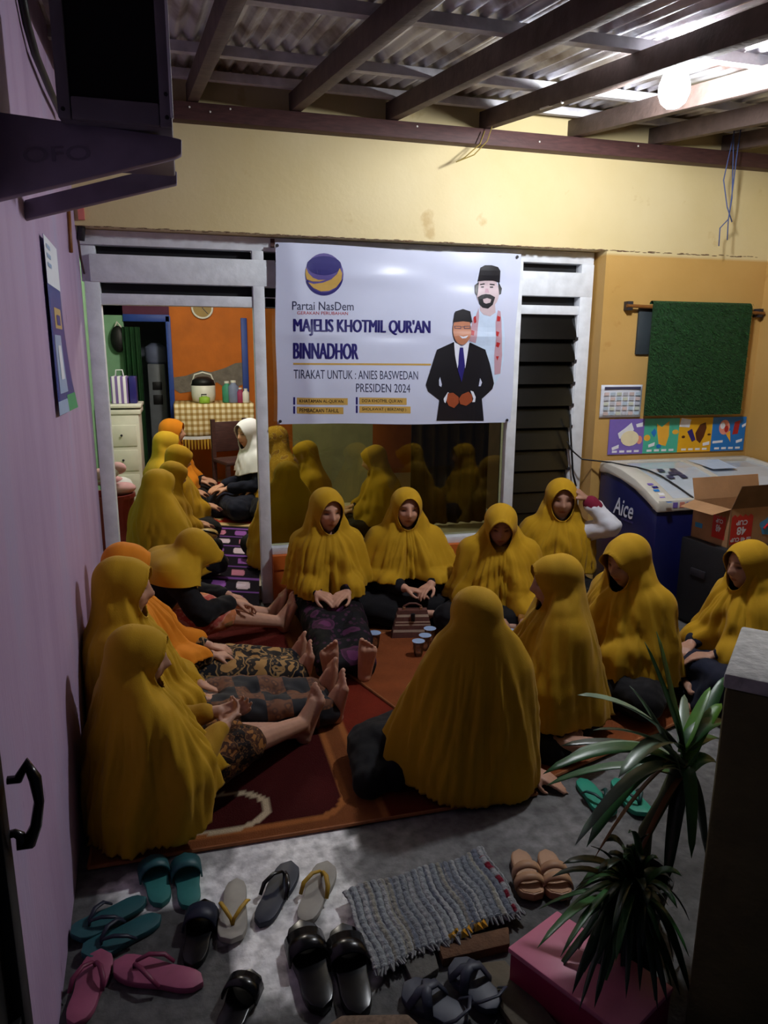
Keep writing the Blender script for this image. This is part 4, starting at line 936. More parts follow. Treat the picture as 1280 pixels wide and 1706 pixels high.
for x in (-.25, .25): MB().box(x-.03, x+.03, -.15, .13, 0, .02).build('foot', 'black', am, world=False)
cbx = thing('cardboard_carton', 'open brown cardboard carton of cups upside down on the loudspeaker', 'carton', (3.28, 3.60, .55), math.radians(4))
M('card', (168, 128, 90), .8, .1, 10, .1, 60); M('card_dark', (120, 92, 66), .85, .15, 10)
W_, D_, Hh_ = .26, .15, .235
for nm, a in (('side_panel', (-W_, W_, -D_, -D_+.005, 0, Hh_)), ('side_panel', (-W_, W_, D_-.005, D_, 0, Hh_)), ('side_panel', (-W_, -W_+.005, -D_, D_, 0, Hh_)), ('side_panel', (W_-.005, W_, -D_, D_, 0, Hh_)), ('base', (-W_, W_, -D_, D_, 0, .006))): MB().box(*a).build(nm, 'card', cbx, world=False)
MB().hexa([(-W_, -D_, Hh_), (W_, -D_, Hh_), (W_, -D_+.004, Hh_), (-W_, -D_+.004, Hh_), (-W_+.03, -D_-.03, Hh_+.14), (W_, -D_-.03, Hh_+.14), (W_, -D_-.026, Hh_+.14), (-W_+.03, -D_-.026, Hh_+.14)]).build('flap', 'card_dark', cbx, world=False)
MB().hexa([(-W_, D_-.004, Hh_), (W_, D_-.004, Hh_), (W_, D_, Hh_), (-W_, D_, Hh_), (-W_, D_+.03, Hh_+.13), (W_, D_+.03, Hh_+.13), (W_, D_+.034, Hh_+.13), (-W_, D_+.034, Hh_+.13)]).build('flap', 'card', cbx, world=False)
MB().hexa([(-W_, -D_, Hh_), (-W_+.004, -D_, Hh_), (-W_+.004, D_, Hh_), (-W_, D_, Hh_), (-W_-.12, -D_+.02, Hh_-.03), (-W_-.116, -D_+.02, Hh_-.03), (-W_-.116, D_-.02, Hh_-.03), (-W_-.12, D_-.02, Hh_-.03)]).build('flap', 'card', cbx, world=False)
ink('box_red', (196, 34, 40)); ink('box_blue', (60, 150, 206))
zz = [(i % 2)*.015 for i in range(9)]
def plate(face, u0, u1, z0, z1, mat, name='print', zig=True, k=1):
    pts = [(u0, z0), (u1, z0)]+([(u1-(u1-u0)*i/8, z1+zz[i]) for i in range(9)] if zig else [(u1, z1), (u0, z1)])
    f = (lambda x, y, z: (x, -D_-.001*k-z, y)) if face == 'f' else (lambda x, y, z: (-W_-.001*k-z, -x, y))
    MB().prism(pts, 0, .0006, f).build(name, mat, cbx, world=False)
def btxt(face, body, u0, u1, z0, z1, mat, k=3, flip=True):
    vs, fs = fit_text(body, 0, 1, 0, 1, offset=.03)
    mb = MB(); out = []
    for u, v in vs:
        if flip: u, v = 1-u, 1-v
        x, z = u0+(u1-u0)*u, z0+(z1-z0)*v; out.append((x, -D_-.001*k, z) if face == 'f' else (-W_-.001*k, -x, z))
    mb.add(out, fs).build('lettering', mat, cbx, world=False, fix=False)
plate('f', -.25, -.09, .02, .185, 'box_red'); btxt('f', 'CUP', -.215, -.13, .135, .165, 'ink_white'); btxt('f', '48', -.205, -.135, .075, .125, 'ink_white'); btxt('f', 'ISI 48 CUP', -.245, -.095, .035, .06, 'ink_white')
MB().prism([(.08+.11*math.cos(t)*(1+.08*math.sin(5*t)), .115+.065*math.sin(t)*(1+.1*math.sin(7*t))) for t in np.linspace(0, 6.28, 40, endpoint=False)], 0, .0006, lambda x, y, z: (x, -D_-.001-z, y)).build('logo', 'box_blue', cbx, world=False)
MB().tube([(.0, -D_-.003, .10), (.04, -D_-.003, .14), (.06, -D_-.003, .09), (.09, -D_-.003, .14), (.12, -D_-.003, .09), (.16, -D_-.003, .13)], .008, 6).build('logo_script', 'box_red', cbx, world=False)
plate('s', .02, .12, .04, .17, 'box_red'); btxt('s', '48', .05, .09, .08, .125, 'ink_white'); btxt('s', 'CUP', .045, .1, .135, .16, 'ink_white')
plate('s', -.12, -.06, .07, .10, 'box_blue', zig=False)
# ---------------------------------------------------------------- rugs
M('pile', (255, 255, 255), .95, .10, 40, .5, 220, attr=True, spec=.1)
def rr(P, cx, cy, hx, hy, r, rot=0):
    c, s_ = math.cos(rot), math.sin(rot); x, y = P[:, 0]-cx, P[:, 1]-cy; x, y = x*c+y*s_, -x*s_+y*c
    qx, qy = np.abs(x)-hx+r, np.abs(y)-hy+r
    return np.hypot(np.maximum(qx, 0), np.maximum(qy, 0))+np.minimum(np.maximum(qx, qy), 0)-r
def rug(name, label, loc, rot, w_, d_, nx, ny, paint, z0=.004, th=.008):
    o_ = thing(name, label, 'rug', (*loc, z0), rot)
    g = np.array([(w_*i/nx, d_*j/ny) for j in range(ny+1) for i in range(nx+1)])
    mb = MB(); mb.add([(x, y, th+.0012*math.sin(9*x+5*y)) for x, y in g], [(j*(nx+1)+i, j*(nx+1)+i+1, (j+1)*(nx+1)+i+1, (j+1)*(nx+1)+i) for j in range(ny) for i in range(nx)])
    mb.c = np.c_[paint(g), np.ones(len(g))]; mb.build('pile', 'pile', o_, world=False, fix=False)
    bd_ = MB()
    for a, b in (((0, 0), (w_, 0)), ((w_, 0), (w_, d_)), ((w_, d_), (0, d_)), ((0, d_), (0, 0))): bd_.tube([(a[0], a[1], th*.6), (b[0], b[1], th*.6)], .007, 6)
    bd_.build('binding', M(name+'_binding', (140, 84, 46), .8, .15, 30) if name+'_binding' not in MATS else name+'_binding', o_, world=False)
    return o_
def mixc(c, mask, col):
    m_ = np.clip(mask, 0, 1)[:, None]; return c*(1-m_)+np.array(lin(col))*m_
def paintA(g):
    P3 = np.c_[g, np.zeros(len(g))]; x = g[:, 0]-.395; y = g[:, 1]+2.235; Q = np.c_[x, y]
    c = np.tile(np.array(lin((122, 70, 38))), (len(g), 1))
    def panel(c, d, col, line=(160, 98, 52), lw=.014):
        c = mixc(c, (d < 0)*1., col); return mixc(c, (np.abs(d) < lw)*1., line)
    c = panel(c, rr(Q, .10, 2.80, .40, .50, .12), (62, 15, 15))
    c = panel(c, rr(Q, .10, 3.85, .40, .46, .12), (88, 26, 20))
    c = panel(c, rr(Q, .98, 3.15, .38, .55, .14), (112, 38, 24))
    c = panel(c, rr(Q, .98, 2.30, .36, .30, .14), (98, 36, 22))
    d = np.abs(np.hypot((x-.05)/1.0, (y-2.42)/.7)-.16); c = mixc(c, ((d < .016) & (x > -.05) & (y < 2.55)) *1., (196, 176, 146))
    d = np.abs(np.hypot(x-.42, y-3.25)-.12); c = mixc(c, ((d < .014) & (y > 3.2))*1., (196, 160, 110))
    return c*(1+.12*noise3(P3, 30, 8)[:, None])
rug('rug', 'large maroon and orange pile rug with rounded panels under the seated people', (-.395, 2.235), 0, 1.62, 2.24, 120, 160, paintA)
def paintB(g):
    P3 = np.c_[g, np.zeros(len(g))]; c = np.tile(np.array(lin((130, 70, 38))), (len(g), 1))
    for cx, cy, r0 in ((.35, .30, .16), (.95, .35, .2), (.6, .95, .2), (1.3, .9, .18)):
        d = np.hypot(g[:, 0]-cx, (g[:, 1]-cy)*1.3)-r0-.03*np.sin(5*np.arctan2(g[:, 1]-cy, g[:, 0]-cx)); c = mixc(c, (d < 0)*1., (104, 28, 20)); c = mixc(c, (np.abs(d) < .012)*1., (190, 110, 50))
    return c*(1+.12*noise3(P3, 30, 9)[:, None])
rug('rug', 'orange rug with dark red medallions on the right, under the kneeling person and the plant', (1.13, 2.245), math.radians(18), 1.75, 1.62, 100, 90, paintB, z0=.012)

# ---------------------------------------------------------------- cups, bag, papers on the rug
M('lid_blue', (150, 176, 214), .3, .1); M('water_cup', (205, 214, 226), .25, .05)
def cup(x, y, z, label, s=1., group=None, tilt=None):
    t = thing('plastic_cup', label, 'cup', (x, y, z), 0, group)
    MB().lathe([(.020*s, 0), (.021*s, .002), (.024*s, .03*s), (.030*s, .075*s), (.031*s, .078*s)], 14).build('cup_wall', 'clear_plastic', t, world=False, smooth=True)
    MB().lathe([(.001, .0785*s), (.032*s, .0785*s), (.033*s, .081*s), (.001, .082*s)], 14).build('film_lid', 'lid_blue', t, world=False)
    MB().lathe([(.001, .004), (.019*s, .004), (.023*s, .03*s), (.026*s, .055*s), (.001, .055*s)], 12).build('water', 'clear_plastic', t, world=False, smooth=True)
    return t
p = fl(624, 1079, .02); cup(p[0], p[1], .018, 'lone clear water cup standing on the rug beside the striped handbag', 1.15)
for (px, py), lb in zip(((833, 1092), (850, 1076), (862, 1094), (874, 1078), (846, 1100), (884, 1062)), ('clear water cup nearest the middle person in the cluster', 'clear water cup at the back left of the cluster', 'clear water cup at the front of the cluster', 'clear water cup at the back right of the cluster', 'clear water cup lowest in the cluster', 'clear water cup farthest to the back of the cluster')):
    p = fl(px, py, .02); cup(p[0], p[1], .024, lb+' on the rug', 1.1)
for (px, py), lb in zip(((697, 1092), (708, 1082), (716, 1070)), ('clear water cup front of three peeking out beside the middle person', 'clear water cup between two others beside the middle person', 'clear water cup rearmost of three in front of the handbag')):
    p = fl(px, py, .02); cup(p[0], p[1], .018, lb, 1.1)
hb_p = fl(688, 1052, .02)
hb = thing('handbag', 'brown and cream striped handbag with clasp on the rug', 'handbag', (hb_p[0]-.02, hb_p[1]-.05, .018), math.radians(-12))
M('bag_brown', (104, 66, 58), .6, .15, 30, .2, 200); M('bag_cream', (196, 178, 156), .6, .1, 30, .2, 200)
zs_ = [0, .035, .05, .075, .082, .092, .099, .125, .14, .165]
for i in range(9):
    za, zb = zs_[i], zs_[i+1]; wa, wb_ = .125-.24*za, .125-.24*zb; da, db = .045-.14*za, .045-.14*zb
    MB().hexa([(-wa, -da, za), (wa, -da, za), (wa, da, za), (-wa, da, za), (-wb_, -db, zb), (wb_, -db, zb), (wb_, db, zb), (-wb_, db, zb)]).build('band', ('bag_brown', 'bag_cream')[i % 2], hb, world=False)
MB().box(-.012, .012, -.040, -.026, .10, .15).build('clasp', 'black', hb, world=False, bevel=.004)
MB().tube([(-.05, 0, .160), (-.05, 0, .185), (-.02, 0, .2), (.02, 0, .2), (.05, 0, .185), (.05, 0, .160)], .006, 8).build('handle', 'bag_brown', hb, world=False, smooth=True)
for x in (-.05, .05): MB().box(x-.008, x+.008, -.012, .012, .158, .18).build('buckle', M('gold%d' % (x > 0), (190, 150, 120), .3, .1, metal=.7), hb, world=False, bevel=.003)

# ---------------------------------------------------------------- sandals
def outline(L_, W2, n=14):
    pts = []
    for i in range(n+1):
        t = i/n; w_ = W2*(.72+.10*math.sin(PI*t*1.0)-.14*math.exp(-((t-.42)/.16)**2)+.28*t)*math.sqrt(max(0, 1-abs(2*t-1)**5.))
        pts.append((t*L_, w_))
    return [(w_, y) for y, w_ in pts]+[(-w_*.93, y) for y, w_ in pts[::-1]][1:-1]
SOLES = {}
def sandal(heel, toe, kind, sole, strap, label, zb=.002, foot=None, thick=.020, wid=.046):
    a, b = fl(*heel, zb), fl(*toe, zb); d = b-a; Ln = float(np.hypot(d[0], d[1])); rot = math.atan2(-d[0], d[1])
    t = thing('sandal', label, 'sandal', (a[0], a[1], zb), rot)
    sl = min(Ln, .30)
    def sm(x, y, z): return (x, y, z+(.012*max(0, (y/sl-.7)/.3)**2))
    s0 = MB().prism(outline(sl, wid), 0, thick, sm).build('sole', sole, t, world=False, bevel=.004)
    if foot: MB().prism([(x*.86, sl*.03+y*.94) for x, y in outline(sl, wid)], thick, thick+.002, sm).build('footbed', foot, t, world=False)
    def arch(y0, y1, h, w_, n=9, th=.004, lean=0):
        vs = []
        for j, y in enumerate((y0, y1)):
            for i in range(n+1):
                q = PI*i/n; vs.append((-w_*math.cos(q), y+lean*math.sin(q)*.0, thick*.6+h*math.sin(q)**.8*(1-.12*j)))
        return MB().add(vs, [(i, i+1, n+2+i, n+1+i) for i in range(n)])
    if kind == 'slide':
        arch(sl*.52, sl*.80, .052, wid*1.02, 12).build('strap', strap, t, world=False, smooth=True, solid=.006)
    elif kind == 'double':
        arch(sl*.50, sl*.62, .055, wid*1.0, 12).build('strap', strap, t, world=False, smooth=True, solid=.006); arch(sl*.68, sl*.80, .045, wid*1.02, 12).build('strap', strap, t, world=False, smooth=True, solid=.006)
    elif kind == 'flip':
        for sx in (-1, 1):
            MB().tube([(sx*wid*.92, sl*.40, thick), (sx*wid*.86, sl*.50, thick+.022), (sx*wid*.5, sl*.64, thick+.030), (sx*.1*wid, sl*.745, thick+.020), (0, sl*.765, thick)], [.006, .0075, .0075, .006, .005], 8, flat=.6).build('strap', strap, t, world=False, smooth=True)
    elif kind == 'cross':
        for sx in (-1, 1):
            MB().tube([(sx*wid*.95, sl*.45, thick*.8), (sx*wid*.5, sl*.56, thick+.036), (-sx*wid*.4, sl*.68, thick+.034), (-sx*wid*.95, sl*.78, thick*.8)], [.012, .014, .014, .012], 8, flat=.35).build('strap', strap, t, world=False, smooth=True)
        MB().tube([(wid*.9, sl*.25, thick), (wid*.8, sl*.08, thick+.03), (0, -.002, thick+.04), (-wid*.8, sl*.08, thick+.03), (-wid*.9, sl*.25, thick)], .006, 8, flat=.5).build('heel_strap', strap, t, world=False, smooth=True)
    return t
for a in (('teal_rubber', (46, 116, 112)), ('teal_dark', (34, 82, 88)), ('pink_rubber', (150, 78, 106)), ('pink_strap', (112, 40, 70)), ('grey_foam', (150, 146, 138)), ('yellow_strap', (170, 134, 30)), ('navy_rubber', (26, 32, 52)), ('tan_foam', (166, 124, 92)), ('tan_strap', (176, 136, 104)), ('grey_leather', (52, 56, 72)), ('green_rubber', (40, 150, 124)), ('green_strap', (22, 66, 66))): M(*a, .5, .12, 20)
M('black_gloss', (12, 12, 15), .25, .1)
sandal((270, 1514), (252, 1436), 'slide', 'teal_rubber', 'teal_dark', 'teal slide sandal with broad strap, left of the pair touching the rug corner')
sandal((317, 1519), (308, 1432), 'slide', 'teal_rubber', 'teal_dark', 'teal slide sandal with broad strap, right of the pair touching the rug corner')
sandal((245, 1502), (118, 1570), 'flip', 'teal_dark', 'navy_rubber', 'dark teal flip-flop farther from the camera beside the purple wall', zb=.004)
sandal((270, 1532), (136, 1602), 'flip', 'teal_dark', 'navy_rubber', 'dark teal flip-flop nearer the camera beside the pink ones')
sandal((320, 1618), (342, 1510), 'slide', 'black_gloss', 'navy_rubber', 'black shoe-like slipper left of the yellow-strapped flip-flop')
sandal((395, 1470), (386, 1580), 'flip', 'grey_foam', 'yellow_strap', 'grey flip-flop with yellow straps, toes toward the camera')
sandal((432, 1548), (486, 1446), 'flip', 'navy_rubber', 'black_gloss', 'dark navy flip-flop between the two yellow-strapped ones')
sandal((505, 1545), (546, 1446), 'flip', 'grey_foam', 'yellow_strap', 'grey flip-flop with yellow straps, toes toward the rug')
sandal((538, 1696), (497, 1540), 'slide', 'black_gloss', 'black_gloss', 'large glossy black slide, left of its pair beside the rag mat', thick=.03, wid=.054)
sandal((600, 1706), (570, 1556), 'slide', 'black_gloss', 'black_gloss', 'large glossy black slide, right of its pair beside the rag mat', thick=.03, wid=.054)
sandal((124, 1716), (170, 1594), 'flip', 'pink_rubber', 'pink_strap', 'pink flip-flop pointing away, at the foot of the purple wall')
sandal((340, 1645), (190, 1616), 'flip', 'pink_rubber', 'pink_strap', 'pink flip-flop lying crosswise with toes to the wall')
sandal((372, 1735), (420, 1628), 'slide', 'black_gloss', 'black_gloss', 'black slipper at the bottom edge in front of the white floor patch')
sandal((780, 1712), (672, 1652), 'cross', 'grey_leather', 'grey_leather', 'dark grey strappy sandal on its side, left of its pair at the bottom', wid=.05)
sandal((828, 1690), (757, 1610), 'cross', 'grey_leather', 'grey_leather', 'dark grey strappy sandal, right of its pair in front of the rag mat', wid=.05, zb=.01)
sandal((864, 1424), (890, 1508), 'double', 'tan_foam', 'tan_strap', 'tan strapped sandal, left of the pair beside the rag mat', thick=.026, foot='tan_strap')
sandal((908, 1424), (936, 1508), 'double', 'tan_foam', 'tan_strap', 'tan strapped sandal, right of the pair beside the rag mat', thick=.026, foot='tan_strap')
sandal((966, 1302), (1020, 1366), 'flip', 'green_rubber', 'green_strap', 'bright green flip-flop nearer the rug edge behind the plant')
sandal((1024, 1302), (1078, 1366), 'flip', 'green_rubber', 'green_strap', 'bright green flip-flop half hidden by the plant leaves')

# ---------------------------------------------------------------- rag mat and what lies under it
M('rag', (255, 255, 255), .95, .2, 60, .6, 160, attr=True, spec=.1)
rm = thing('rag_mat', 'grey striped rag mat lying askew on the concrete', 'mat', (.66, 1.83, 0))
k4 = [fl(572, 1482, .05), fl(806, 1408, .05), fl(872, 1502, .06), fl(622, 1602, .06)]
def ragf(u, v):
    p = (k4[0]*(1-u)+k4[1]*u)*(1-v)+(k4[3]*(1-u)+k4[2]*u)*v
    return (p[0]+.005*math.sin(9*v+3*u), p[1]+.008*math.sin(14*u+4*v), .034+.0035*math.sin(2*PI*u*22+.8*math.sin(5*v))+.0022*math.sin(70*v)+.006*math.sin(7*u+3*v))
nu_, nv_ = 150, 60
mb = MB().grid(ragf, nu_, nv_); rs_ = np.random.RandomState(4)
cols = np.array([lin(c) for c in ((148, 154, 158), (132, 138, 146), (164, 166, 168), (116, 122, 134), (150, 148, 138), (138, 142, 146))])
sc_ = cols[rs_.randint(0, 6, 60)]; cc = []
for j in range(nv_+1):
    for i in range(nu_+1):
        k = int(i/nu_*59.9); c = sc_[k]
        if k in (56, 57) and j > 10: c = np.array(lin((130, 40, 56))) if (j//6) % 2 else c
        cc.append((*c, 1))
mb.c = np.array(cc); mb.build('weave', 'rag', rm, smooth=True, solid=.012, fix=False)
fr = MB()
for i in range(60):
    u = i/59; a = ragf(u, 1); b = (a[0]+rs_.uniform(-.01, .01), a[1]-rs_.uniform(.008, .022), .03); fr.tube([a, b], [.005, .003], 5)
o = fr.build('fringe', M('fringe', (128, 130, 132), .9, .2), rm); o['kind'] = 'stuff'
M('brick_brown', (96, 66, 44), .85, .2, 30, .4, 80); M('stone', (92, 90, 86), .85, .2, 20, .4, 60)
def slab(name, label, cat, pxs, z, mat, zt=0, bevel=.006):
    pts = [fl(x, y, z)[:2] for x, y in pxs]; c = np.mean(pts, 0)
    o = MB().prism([tuple(p) for p in pts], zt, z).build(name, mat, loc=(c[0], c[1], zt), bevel=bevel); return tag(o, label, cat)
slab('brick', 'brown wooden block below the front edge of the rag mat', 'block', [(728, 1570), (848, 1542), (850, 1572), (738, 1598)], .03, 'brick_brown')
slab('stone', 'grey broken paving stone between the black slide and the block', 'stone', [(668, 1592), (722, 1576), (732, 1612), (690, 1640)], .022, 'stone')
slab('plank', 'worn brown plank lying in front of the pink lid', 'plank', [(785, 1604), (842, 1598), (950, 1730), (870, 1730)], .025, M('plank_wood', (92, 84, 70), .85, .25, 14, .4, 40))
fo_ = thing('foil_wrapper', 'crumpled gold foil wrapper peeking from under the rag mat', 'wrapper', (*fl(752, 1560, .03)[:2], .031))
mbf = MB(); rs = random.Random(9)
p0 = fl(752, 1560, .035)
for i in range(7):
    q = (p0[0]+i*.017, p0[1]-.005+.008*math.sin(i*2)+.004*i, .032); 
    MB().add([(q[0]-.012, q[1]-.01, q[2]), (q[0]+.014, q[1]-.012, q[2]+.006), (q[0]+.01, q[1]+.012, q[2]+.014), (q[0]-.012, q[1]+.01, q[2]+.004), (q[0], q[1], q[2]+.016)], [(0, 1, 4), (1, 2, 4), (2, 3, 4), (3, 0, 4)]).build('fold', M('foil', (190, 150, 60), .3, .2, metal=.8) if 'foil' not in MATS else 'foil', fo_)
pk = thing('pink_crate_lid', 'pink plastic box lid under the plant leaves', 'box', (.92, 1.40, 0))
A_, B_ = np.array((.758, 1.477)), np.array((.945, 1.56)); dd = np.array((.155, -.30))
M('pink_plastic', (206, 118, 146), .4, .08); M('magenta_plastic', (150, 30, 74), .4, .1)
MB().prism([tuple(A_), tuple(A_+dd), tuple(B_+dd), tuple(B_)], .0, .105).build('box_side', 'magenta_plastic', pk, bevel=.006)
MB().prism([tuple(A_+(-.006, .004)), tuple(A_+dd+(0, -.006)), tuple(B_+dd+(.006, 0)), tuple(B_+(.0, .006))], .105, .122).build('lid', 'pink_plastic', pk, bevel=.005)
sp_ = slab('doormat', 'edge of a brown speckled mat at the bottom of the frame', 'mat', [(545, 1706), (570, 1690), (680, 1688), (700, 1706), (700, 1760), (545, 1760)], .05, M('speckle', (104, 86, 72), .9, .35, 90))

# ---------------------------------------------------------------- gate pillar, pots, plants
pc = np.array((1.10, 1.205)); uu = np.array((.72, .69)); vv = np.array((.69, -.72))
m = M('mossy_plaster', (92, 86, 54), .9, .25, 6, .6, 30, detail=8)
pil = thing('gate_pillar', 'dark mossy plastered gate pillar with pale cement cap on the right', 'pillar', (1.3, 1.2, 0))
MB().prism([tuple(pc), tuple(pc+uu*.32), tuple(pc+uu*.32+vv*.40), tuple(pc+vv*.40)], 0, .965).build('shaft', 'mossy_plaster', pil, bevel=.012)
MB().prism([tuple(pc-uu*.004-vv*.004), tuple(pc+uu*.325), tuple(pc+uu*.325+vv*.41), tuple(pc+vv*.41)], .965, 1.0).build('cap', M('cement_cap', (186, 184, 180), .9, .25, 25, .5, 60), pil, bevel=.006)
M('pot_black', (22, 20, 20), .7, .2); M('soil', (36, 28, 22), .95, .3)
def pot(par, r, h):
    MB().lathe([(r*.72, 0), (r*.75, .005), (r, h*.9), (r*1.08, h*.9), (r*1.08, h), (r*.95, h), (r*.93, h*.88), (.001, h*.88)], 20).build('pot', 'pot_black', par, world=False, smooth=False)
    MB().lathe([(.001, h*.885), (r*.92, h*.885)], 16).build('soil', 'soil', par, world=False)
m = M('leaf_green', (44, 92, 44), .38, .3, 8, spec=.5); m = M('leaf_pale', (120, 142, 118), .35, .3, 8, spec=.5); M('leaf_brown', (110, 70, 30), .6, .3); M('leaf_lime', (70, 120, 28), .4, .2); M('leaf_dark', (22, 46, 26), .35, .3, spec=.5); M('stem', (58, 66, 36), .7, .3)
def blade(par, a, tip, arch, w_, mat, n=11, twist=0):
    a = np.asarray(a, float); tip = np.asarray(tip, float); ctrl = a+(tip-a)*.45+np.array((0, 0, arch)); vs = []; L_ = np.linalg.norm(tip-a)
    for i in range(n+1):
        t = i/n; p = a*(1-t)**2+2*ctrl*t*(1-t)+tip*t*t; d = unit(2*(1-t)*(ctrl-a)+2*t*(tip-ctrl)+1e-6)
        sd = np.cross(d, (0, 0, 1)); sd = sd/(np.linalg.norm(sd)+1e-6); nn = np.cross(sd, d)
        sd = sd*math.cos(twist)+nn*math.sin(twist)
        ww = w_*min(1, .55+t*2.2)*math.sqrt(max(.0, 1-t**2.6))
        vs += [p-sd*ww+nn*ww*.35, p, p+sd*ww+nn*ww*.35]
    fs = []
    for i in range(n):
        for k in (0, 1): fs.append((i*3+k, i*3+k+1, i*3+k+4, i*3+k+3))
    return MB().add(vs, fs).build('leaf', mat, par, smooth=True, solid=.0012)
ZT = lambda X, Y: (840+X/2.561, 1040+Y/2.561)
rs = random.Random(11)
pb = (1.24, 1.60)
pl1 = thing('pandan_plant', 'tall pandan plant with long arching strap leaves beside the pillar', 'plant', (*pb, 0))
pot(pl1, .085, .16)
cr = at(1138, 1262, 1.60)
MB().tube([(pb[0], pb[1], .17), (pb[0]+.0, pb[1], .3), (cr[0]*.5+pb[0]*.5, cr[1]*.5+pb[1]*.5, cr[2]*.6+.08), tuple(cr)], [.022, .02, .018, .02], 8).build('stem', 'stem', pl1, smooth=True)
tips = [((600, 75), 1.62, .02, 'leaf_green'), ((650, 30), 1.66, .0, 'leaf_green'), ((535, 262), 1.58, .06, 'leaf_pale'), ((312, 302), 1.55, .10, 'leaf_pale'), ((380, 452), 1.50, .10, 'leaf_pale'), ((165, 640), 1.50, .16, 'leaf_green'), ((282, 555), 1.62, .10, 'leaf_pale'), ((488, 655), 1.42, .12, 'leaf_pale'), ((300, 948), 1.42, .22, 'leaf_pale'), ((352, 952), 1.47, .22, 'leaf_green'), ((880, 268), 1.72, .02, 'leaf_lime'), ((930, 338), 1.70, .05, 'leaf_lime'), ((950, 420), 1.66, .08, 'leaf_green'), ((915, 600), 1.62, .10, 'leaf_green'), ((945, 220), 1.78, .03, 'leaf_green'),
        ((800, 1000), 1.48, .16, 'leaf_green'), ((690, 1120), 1.55, .10, 'leaf_dark'), ((385, 1000), 1.46, .12, 'leaf_brown'), ((545, 1060), 1.50, .10, 'leaf_brown'), ((180, 690), 1.68, .12, 'leaf_green'), ((860, 980), 1.60, .16, 'leaf_dark'), ((770, 300), 1.80, .02, 'leaf_pale'), ((240, 520), 1.66, .10, 'leaf_dark'), ((940, 500), 1.74, .06, 'leaf_green')]
for i, (t_, Y, ar, mt) in enumerate(tips):
    px, py = ZT(*t_); tp = at(px, py, Y); blade(pl1, cr+np.array((rs.uniform(-.012, .012), rs.uniform(-.012, .012), rs.uniform(-.07, .03))), tp, ar*.8, rs.uniform(.018, .026) if mt != 'leaf_brown' else .008, mt, twist=rs.uniform(-.4, .4))
pb2 = (1.10, 1.45)
pl2 = thing('spider_plant', 'low dark bushy plant with narrow leaves over the pink lid', 'plant', (*pb2, 0))
pot(pl2, .075, .13)
c2 = np.array((*pb2, .25)); MB().tube([(*pb2, .11), tuple(c2)], [.018, .015], 8).build('stem', 'stem', pl2)
tips2 = [(142, 1382), (212, 1505), (290, 1582), (148, 1216), (205, 1078), (250, 1022), (505, 962), (440, 982), (540, 1452), (205, 1305), (330, 1690), (385, 1640), (560, 960), (620, 900), (400, 1060), (340, 1120), (270, 1180), (460, 1330), (240, 1420), (600, 1500), (700, 1200), (660, 1000), (500, 1560), (430, 1500), (530, 890), (720, 1100), (300, 1300)]
tips2 += [(rs.uniform(300, 800), rs.uniform(920, 1680)) for _ in range(62)]
for i, t_ in enumerate(tips2):
    px, py = ZT(*t_); Y = 1.42+rs.uniform(-.13, .10)-(.08 if t_[1] > 1300 else 0); tp = at(px, py, Y)
    tp[2] = max(tp[2], .02); blade(pl2, c2+np.array((rs.uniform(-.02, .02), rs.uniform(-.02, .02), rs.uniform(-.05, .02))), tp, .07+.06*rs.random(), rs.uniform(.009, .016), ('leaf_dark', 'leaf_green')[i % 3 == 0], n=9, twist=rs.uniform(-.3, .3))
# ---------------------------------------------------------------- bracketed cabinet and odds on the purple wall
def lwp(x, y):
    r = ray(x, y); t = (-.398+.055*1.664)/(r[0]+.055*r[1]); return CAM+r*t
br = thing('wall_bracket', 'two grey steel arms projecting from the purple wall under the cabinet', 'bracket', (-.3, 2.2, 2.05))
def arm(pxs, Y, th=.03):
    pts = [at(x, y, Y) for x, y in pxs]; mn = LX(Y)-.005
    MB().prism([(max(p[0], mn), p[2]) for p in pts], Y, Y+th, lambda x, y, z: (x, z, y)).build('arm', 'bracket', br, bevel=.004)
arm([(-30, 182), (280, 226), (303, 232), (303, 256), (290, 262), (-30, 334)], 1.98, .035)
arm([(40, 333), (268, 277), (280, 284), (295, 285), (295, 306), (40, 366)], 2.50, .035)
vs, fs = fit_text('OFO', 0, 1, 0, 1, offset=.01); q0, q1 = at(38, 262, 1.977), at(150, 246, 1.977)
MB().add([(q0[0]+(q1[0]-q0[0])*u, 1.978, q0[2]-.012+.016*u+.034*v) for u, v in vs], fs).build('embossing', M('bracket_dark', (116, 106, 124), .5, .1), br, fix=False)
xa, xb = at(97, 205, 1.93)[0], at(288, 212, 1.93)[0]; zb = at(190, 207, 1.95)[2]
cab = thing('speaker_cabinet', 'dark framed speaker cabinet resting on the wall bracket', 'speaker', ((xa+xb)/2, 2.2, zb))
M('cab_grey', (110, 104, 114), .5, .15); 
MB().box(xa, xb, 1.95, 2.46, zb, 2.58).build('cabinet', 'cab_grey', cab, bevel=.006)
fw_ = .028
for nm, a in (('frame_bar', (xa, xa+fw_, 1.935, 1.95, zb, 2.58)), ('frame_bar', (xb-fw_, xb, 1.935, 1.95, zb, 2.58)), ('frame_bar', (xa+fw_+.001, xb-fw_-.001, 1.936, 1.95, zb+.001, zb+.05))): MB().box(*a).build(nm, 'cab_grey', cab, bevel=.004)
MB().box(xa+fw_, xb-fw_, 1.945, 1.951, zb+.05, 2.58).build('grille', M('grille_cloth', (8, 8, 10), .9, .3, 200), cab)
for x, z in ((xa+.012, zb+.02), (xb-.012, zb+.02), (xb-.012, zb+.07)): MB().ell((x, 1.934, z), (.005, .003, .005), 8, 6).build('screw', 'black', cab)
